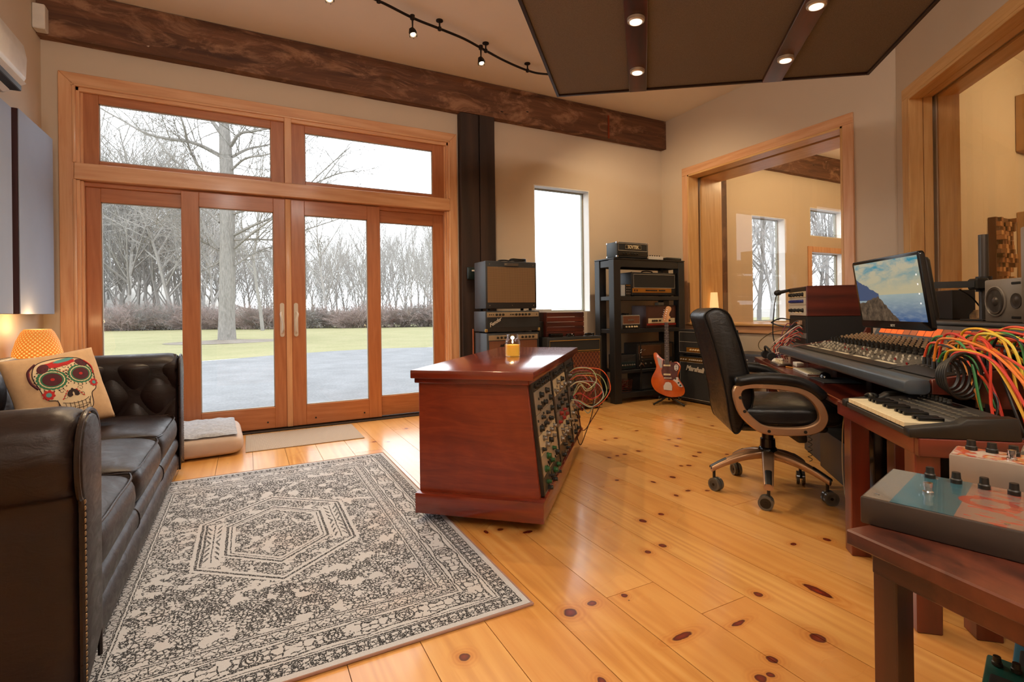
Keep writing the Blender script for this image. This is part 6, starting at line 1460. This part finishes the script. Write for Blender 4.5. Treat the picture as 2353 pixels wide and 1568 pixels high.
# keyboard stand and synthesizer
KS = E('keyboard_stand', 'red brown wooden stand with square legs under the synthesizer', 'stand', (0, 0, 0), RZ)
g = G(); g.box((1.87, -1.09, .585), (2.50, -.85, .604), .002); O('top_board', g, DESKW['x'], KS)
for y0, y1 in ((-.85, -.822), (-1.118, -1.09)): g = G(); g.box((1.87, y0, .562), (2.50, y1, .62), .003); O('long_rail', g, MAHO['x'], KS)
for x0, x1 in ((1.842, 1.87), (2.50, 2.528)): g = G(); g.box((x0, -1.118, .562), (x1, -.822, .62), .003); O('short_rail', g, MAHO['y'], KS)
for x0 in (1.868, 2.386):
    for y0 in (-.893, -1.05): g = G(); g.box((x0, y0, .0), (x0+.07, y0+.07, .585), .003); O('leg', g, MAHO['z'], KS)
g = G(); g.box((1.938, -1.03, .30), (2.386, -1.0, .36), .002); O('stretcher', g, MAHO['x'], KS)
SY = E('synthesizer', 'small black keyboard synthesizer with cream keys on the wooden stand', 'keyboard', (0, 0, 0), RZ)
g = G(); g.poly([(-.802, .6205), (-.802, .640), (-.93, .648), (-.94, .668), (-1.075, .685), (-1.085, .6205)], 1.885, 2.36, .003, 1, YZ); O('body', g, plain('dark_grey_plastic', '#2b2927', .45), SY)
for a, b in ((1.842, 1.885), (2.36, 2.40)): g = G(); g.poly([(-.797, .6205), (-.797, .650), (-.93, .670), (-.95, .685), (-1.08, .692), (-1.09, .6205)], a, b, .006, 2, YZ); O('end_block', g, BLK, SY)
for i in range(15): g = G(); x = 1.893+i*.0305; g.box((x, -.925, .643), (x+.0292, -.805, .6595), .0015); O('white_key', g, CREAM, SY)
for i in range(14):
    if i % 7 in (2, 6): continue
    g = G(); x = 1.893+(i+1)*.0305; g.box((x-.008, -.928, .6595), (x+.008, -.855, .672), .0025); O('black_key', g, BLKG, SY)
mm = lambda t: T(0, -.945-.125*t, .6695+.0155*t)
for i in range(8): g = G(mm(.8)); knob_g(g, 2.31-i*.026, 0, .0085, .018); O('knob', g, BLK, SY)
g = G()
for i in range(14):
    for j in range(3): g.box((1.90+i*.028, -.965-.03*j, .671+.0037*j), (1.916+i*.028, -.955-.03*j, .6745+.0037*j))
O('button_field', g, plain('olive_grey_button', '#5a5549', .5), SY, kind='stuff')
g = G(); g.box((2.06, -1.06, .684), (2.16, -1.035, .686)); O('display', g, BLKG, SY)
g = G(T(2.38, -.9, .664)); g.lathe([(.026, 0), (.026, .006), (.016, .014), (0, .016)], 16); O('pitch_wheel', g, BLKG, SY)
# patch cables hanging at the console end
PCL = ['#d8402a', '#e0b020', '#2f7a3a', '#e07a20', '#c8321f', '#d9882a', '#1f1c1a', '#e4562f', '#3f8a4a', '#d9c23a', '#1a1817', '#c9472f']
PNM = ['red', 'yellow', 'green', 'orange', 'dark red', 'amber', 'black', 'coral', 'mid green', 'lemon', 'jet black', 'rust red']
zs = lambda w_: .752+(w_-1.03)/.445*.08
for i in range(34):
    j = i % 12; a = 2.28+.035*(i % 9); b = 1.12+.032*(i // 4); c = 1.78+.40*rc.random()**1.5; d = max(1.15, b-.06+.10*rc.random())
    z0 = zs(b)+.012; low = rc.uniform(.44, .68); k = rc.random(); h = .05+.09*k
    P = [uw(a, b, z0), uw(a-.004, b, z0+.04), uw(a-.06, b, z0+h), uw((a+c)/2-.02, (b+d)/2, z0+h*.75), uw(min(c+.06+.05*k, 2.14), d+.06*(rc.random()-.3), (z0+low)/2+.02), uw(c, d+.01, low)]
    if i % 3 != 1:
        e_ = d+.10+.12*rc.random(); f_ = rc.uniform(.05, .16)
        P += [uw(c-.03, d+.05, low-.02), uw(c-.01, e_, low+.05), uw(c+.04, e_+.02, .74), uw(min(2.16, c+f_), e_+.02, .86+.04*k), uw(2.25, min(e_+.02, 1.44), .90), uw(2.29+.03*(i % 4), min(e_+.03, 1.45), zs(min(e_+.03, 1.45))+.012)]
    else: P += [uw(c-.02, d+.04, low-.06), uw(c-.03, d+.06, .36-.1*k)]
    cable('patch_cable', P, .0046, PCL[j], PNM[j]+' patch cable looping over the right end of the console', 'cable', 'patch cables on the console', 7, True, 7)
for i in range(5):
    g = G(); r = .05+.008*i; q = [uw(2.17-.004*i+.25*r*math.cos(t), 1.06+.01*i+r*.8*math.cos(t), .80+r*math.sin(t)-.02) for t in [2*PI*k/22 for k in range(22)]]
    g.tube(q, .005, 6, True); O('cable_loop', g, BLK, None, 'black cable loop bundled at the right end of the armrest', 'cable', 'bundled black cable loops')
# ------------------------------------------------------------------ pedal table in the right foreground
TA = math.radians(-100.3)
PT = E('pedal_table', 'small dark wooden table holding effects pedals in the right foreground', 'table', uw(1.065, .357, 0), TA)
DKT = wood('dark_walnut_table', '#2a120c', '#53281b', 'x', .4, .2, 1.6, .35, .15, '#6e3a26')
g = G(); g.box((0, 0, .592), (.80, .62, .62), .003); O('table_top', g, DKT, PT)
g = G(); g.box((.028, .028, .548), (.77, .046, .592), .002); O('apron', g, DKT, PT)
for x in (.028, .73):
    for y in (.030, .55): g = G(); g.box((x, y, 0), (x+.042, y+.042, .591), .002); O('leg', g, wood('dark_table_leg', '#2b140e', '#4a2318', 'z', .4, .2), PT)
PA = math.radians(-75.9)
def pedal(name, label, u, w_, z, a, b, h, side, top, rot=PA, bev=.003):
    e = E(name, label, 'effects pedal', uw(u, w_, z), rot); g = G(); g.box((0, 0, 0), (a, b, h), bev, 2); O('housing', g, side, e)
    g = G(); g.box((.004, .004, h), (a-.004, b-.004, h+.0012)); O('faceplate', g, top, e); return e
def fsw(e, x, y, h):
    g = G(); g.lathe([(.009, 0), (.009, .004), (.0065, .006), (.0065, .013), (.0075, .014), (.0075, .021), (0, .022)], 14, T(x, y, h)); O('foot_switch', g, CHR, e)
def kn(e, x, y, h, r=.010, hh=.018, mat=None):
    g = G(T(0, 0, h)); knob_g(g, x, y, r, hh); O('knob', g, mat or BLK, e)
art = N('pedal_artwork'); s = art.n('ShaderNodeSeparateXYZ'); v = art.coord(); art.l(v, s.inputs[0])
cx = art.vmath('LENGTH', art.vmath('MULTIPLY', art.vmath('SUBTRACT', v, (.17, .12, 0)), (1, 1.2, 0)))
ac = art.mix(art.math('GREATER_THAN', s.outputs[0], .135), lin('#2f5560'), lin('#7a625a'))
ac = art.mix(art.math('LESS_THAN', art.math('ABSOLUTE', art.math('SUBTRACT', cx, .035)), .008), ac, lin('#8a3a34'))
ac = art.mix(art.math('MULTIPLY', art.math('GREATER_THAN', art.noise(art.coord(scale=(28, 70, 1)), 1, 2), .56), art.math('GREATER_THAN', s.outputs[0], .145)), ac, lin('#94463c'))
ac = art.mix(art.math('LESS_THAN', s.outputs[0], .045), ac, lin('#6b6258')); art.set(Base_Color=ac, Roughness=.25, Coat_Weight=.4)
B1 = pedal('effects_pedal', 'big flat effects pedal with teal and red artwork at the front of the table', 1.10, .394, .6205, .30, .245, .05, plain('dark_grey_case', '#3f3835', .4, .3), art.mat)
fsw(B1, .085, .105, .0512); kn(B1, .275, .12, .0512, .026, .03, STEEL); fsw(B1, .245, .2, .0512)
for x, y in ((.02, .03), (.2, .02), (.08, .225)): g = G(); g.cyl((x, y, .0512), (x, y, .0528), .004, n=8); O('screw', g, CHR, B1)
for i in range(6): kn(B1, .07+.042*i, .222-.004*i, .0512, .0095, .022)
YEL = plain('yellow_black_plate', '#3a2e17', .35, var=.3, nscale=30)
B2 = pedal('effects_pedal', 'black and yellow effects pedal behind the big flat one', 1.203, .768, .6205, .20, .12, .056, BLK, YEL)
for i in range(4): kn(B2, .03+.042*i, .03, .0572, .0095, .02)
g = G()
for i in range(4): g.box((.012+.042*i, .052, .0572), (.04+.042*i, .056, .058))
O('printed_dashes', g, plain('yellow_print', '#c9a020', .5), B2, kind='stuff')
RWM = N('red_white_artwork'); RWM.set(Base_Color=RWM.ramp(RWM.noise(RWM.coord(), 28, 3), [(.42, lin('#b9ab9c')), (.5, lin('#a8332a')), (.56, lin('#c08a4a')), (.62, lin('#b5a79a'))]), Roughness=.3)
B3 = pedal('effects_pedal', 'pale effects pedal with red and orange artwork beside the knobs', 1.36, .665, .6205, .16, .10, .075, plain('pale_case', '#a3978c', .4, .3), RWM.mat)
for x in (.03, .065, .10): kn(B3, x, .075, .0762, .011, .022)
fsw(B3, .10, .03, .0762)
B4 = pedal('effects_pedal', 'cream topped effects pedal with a chrome switch at the back of the table', 1.38, .81, .6205, .12, .08, .085, plain('silver_case', '#8a847c', .35, .6), plain('cream_plate', '#c2ad80', .4)); fsw(B4, .05, .04, .0862); kn(B4, .09, .05, .0862, .011, .022)
# low stool with two compact pedals at the lower right corner
SB = E('low_stool', 'low dark stool carrying two compact pedals at the lower right corner', 'stool', uw(.93, .50, 0), PA)
g = G(); g.box((-.0, -.03, .365), (.24, .16, .39), .003); O('stool_top', g, DKT, SB)
for x in (.005, .21):
    for y in (-.025, .13): g = G(); g.box((x, y, 0), (x+.025, y+.025, .365), .002); O('leg', g, DKT, SB)
def boss(label, u, w_, c1, pad):
    m1 = plain('pedal_'+c1.strip('#'), c1, .35, .2)
    e = E('compact_pedal', label, 'effects pedal', uw(u, w_, .3905), PA); g = G(); g.hexa([(0, 0, 0), (.073, 0, 0), (.073, .125, 0), (0, .125, 0), (0, 0, .035), (.073, 0, .035), (.073, .125, .058), (0, .125, .058)], .004, 2); O('housing', g, m1, e)
    g = G(); g.hexa([(.008, .006, .033), (.065, .006, .033), (.065, .075, .046), (.008, .075, .046), (.008, .006, .041), (.065, .006, .041), (.065, .075, .054), (.008, .075, .054)], .003, 2); O('rubber_treadle', g, RUB, e)
    for x in (.014, .0365, .059): g = G(T(0, 0, .054)); knob_g(g, x, .105, .007, .014); O('knob', g, BLK, e)
boss('teal compact pedal with black treadle at the bottom right corner', .918, .48, '#1f5a55', 0); boss('blue compact pedal behind the teal one at the right edge', .995, .565, '#23627f', 0)
WB_ = EU('waste_basket', 'brown round basket on the floor at the right edge of the picture', 'basket', 1.72, 1.22, .001); g = G(); g.lathe([(.12, 0), (.15, .02), (.165, .3), (.158, .3), (.14, .02), (0, .012)][::-1], 32); O('shell', g, plain('brown_leatherette', '#5c3422', .5), WB_)
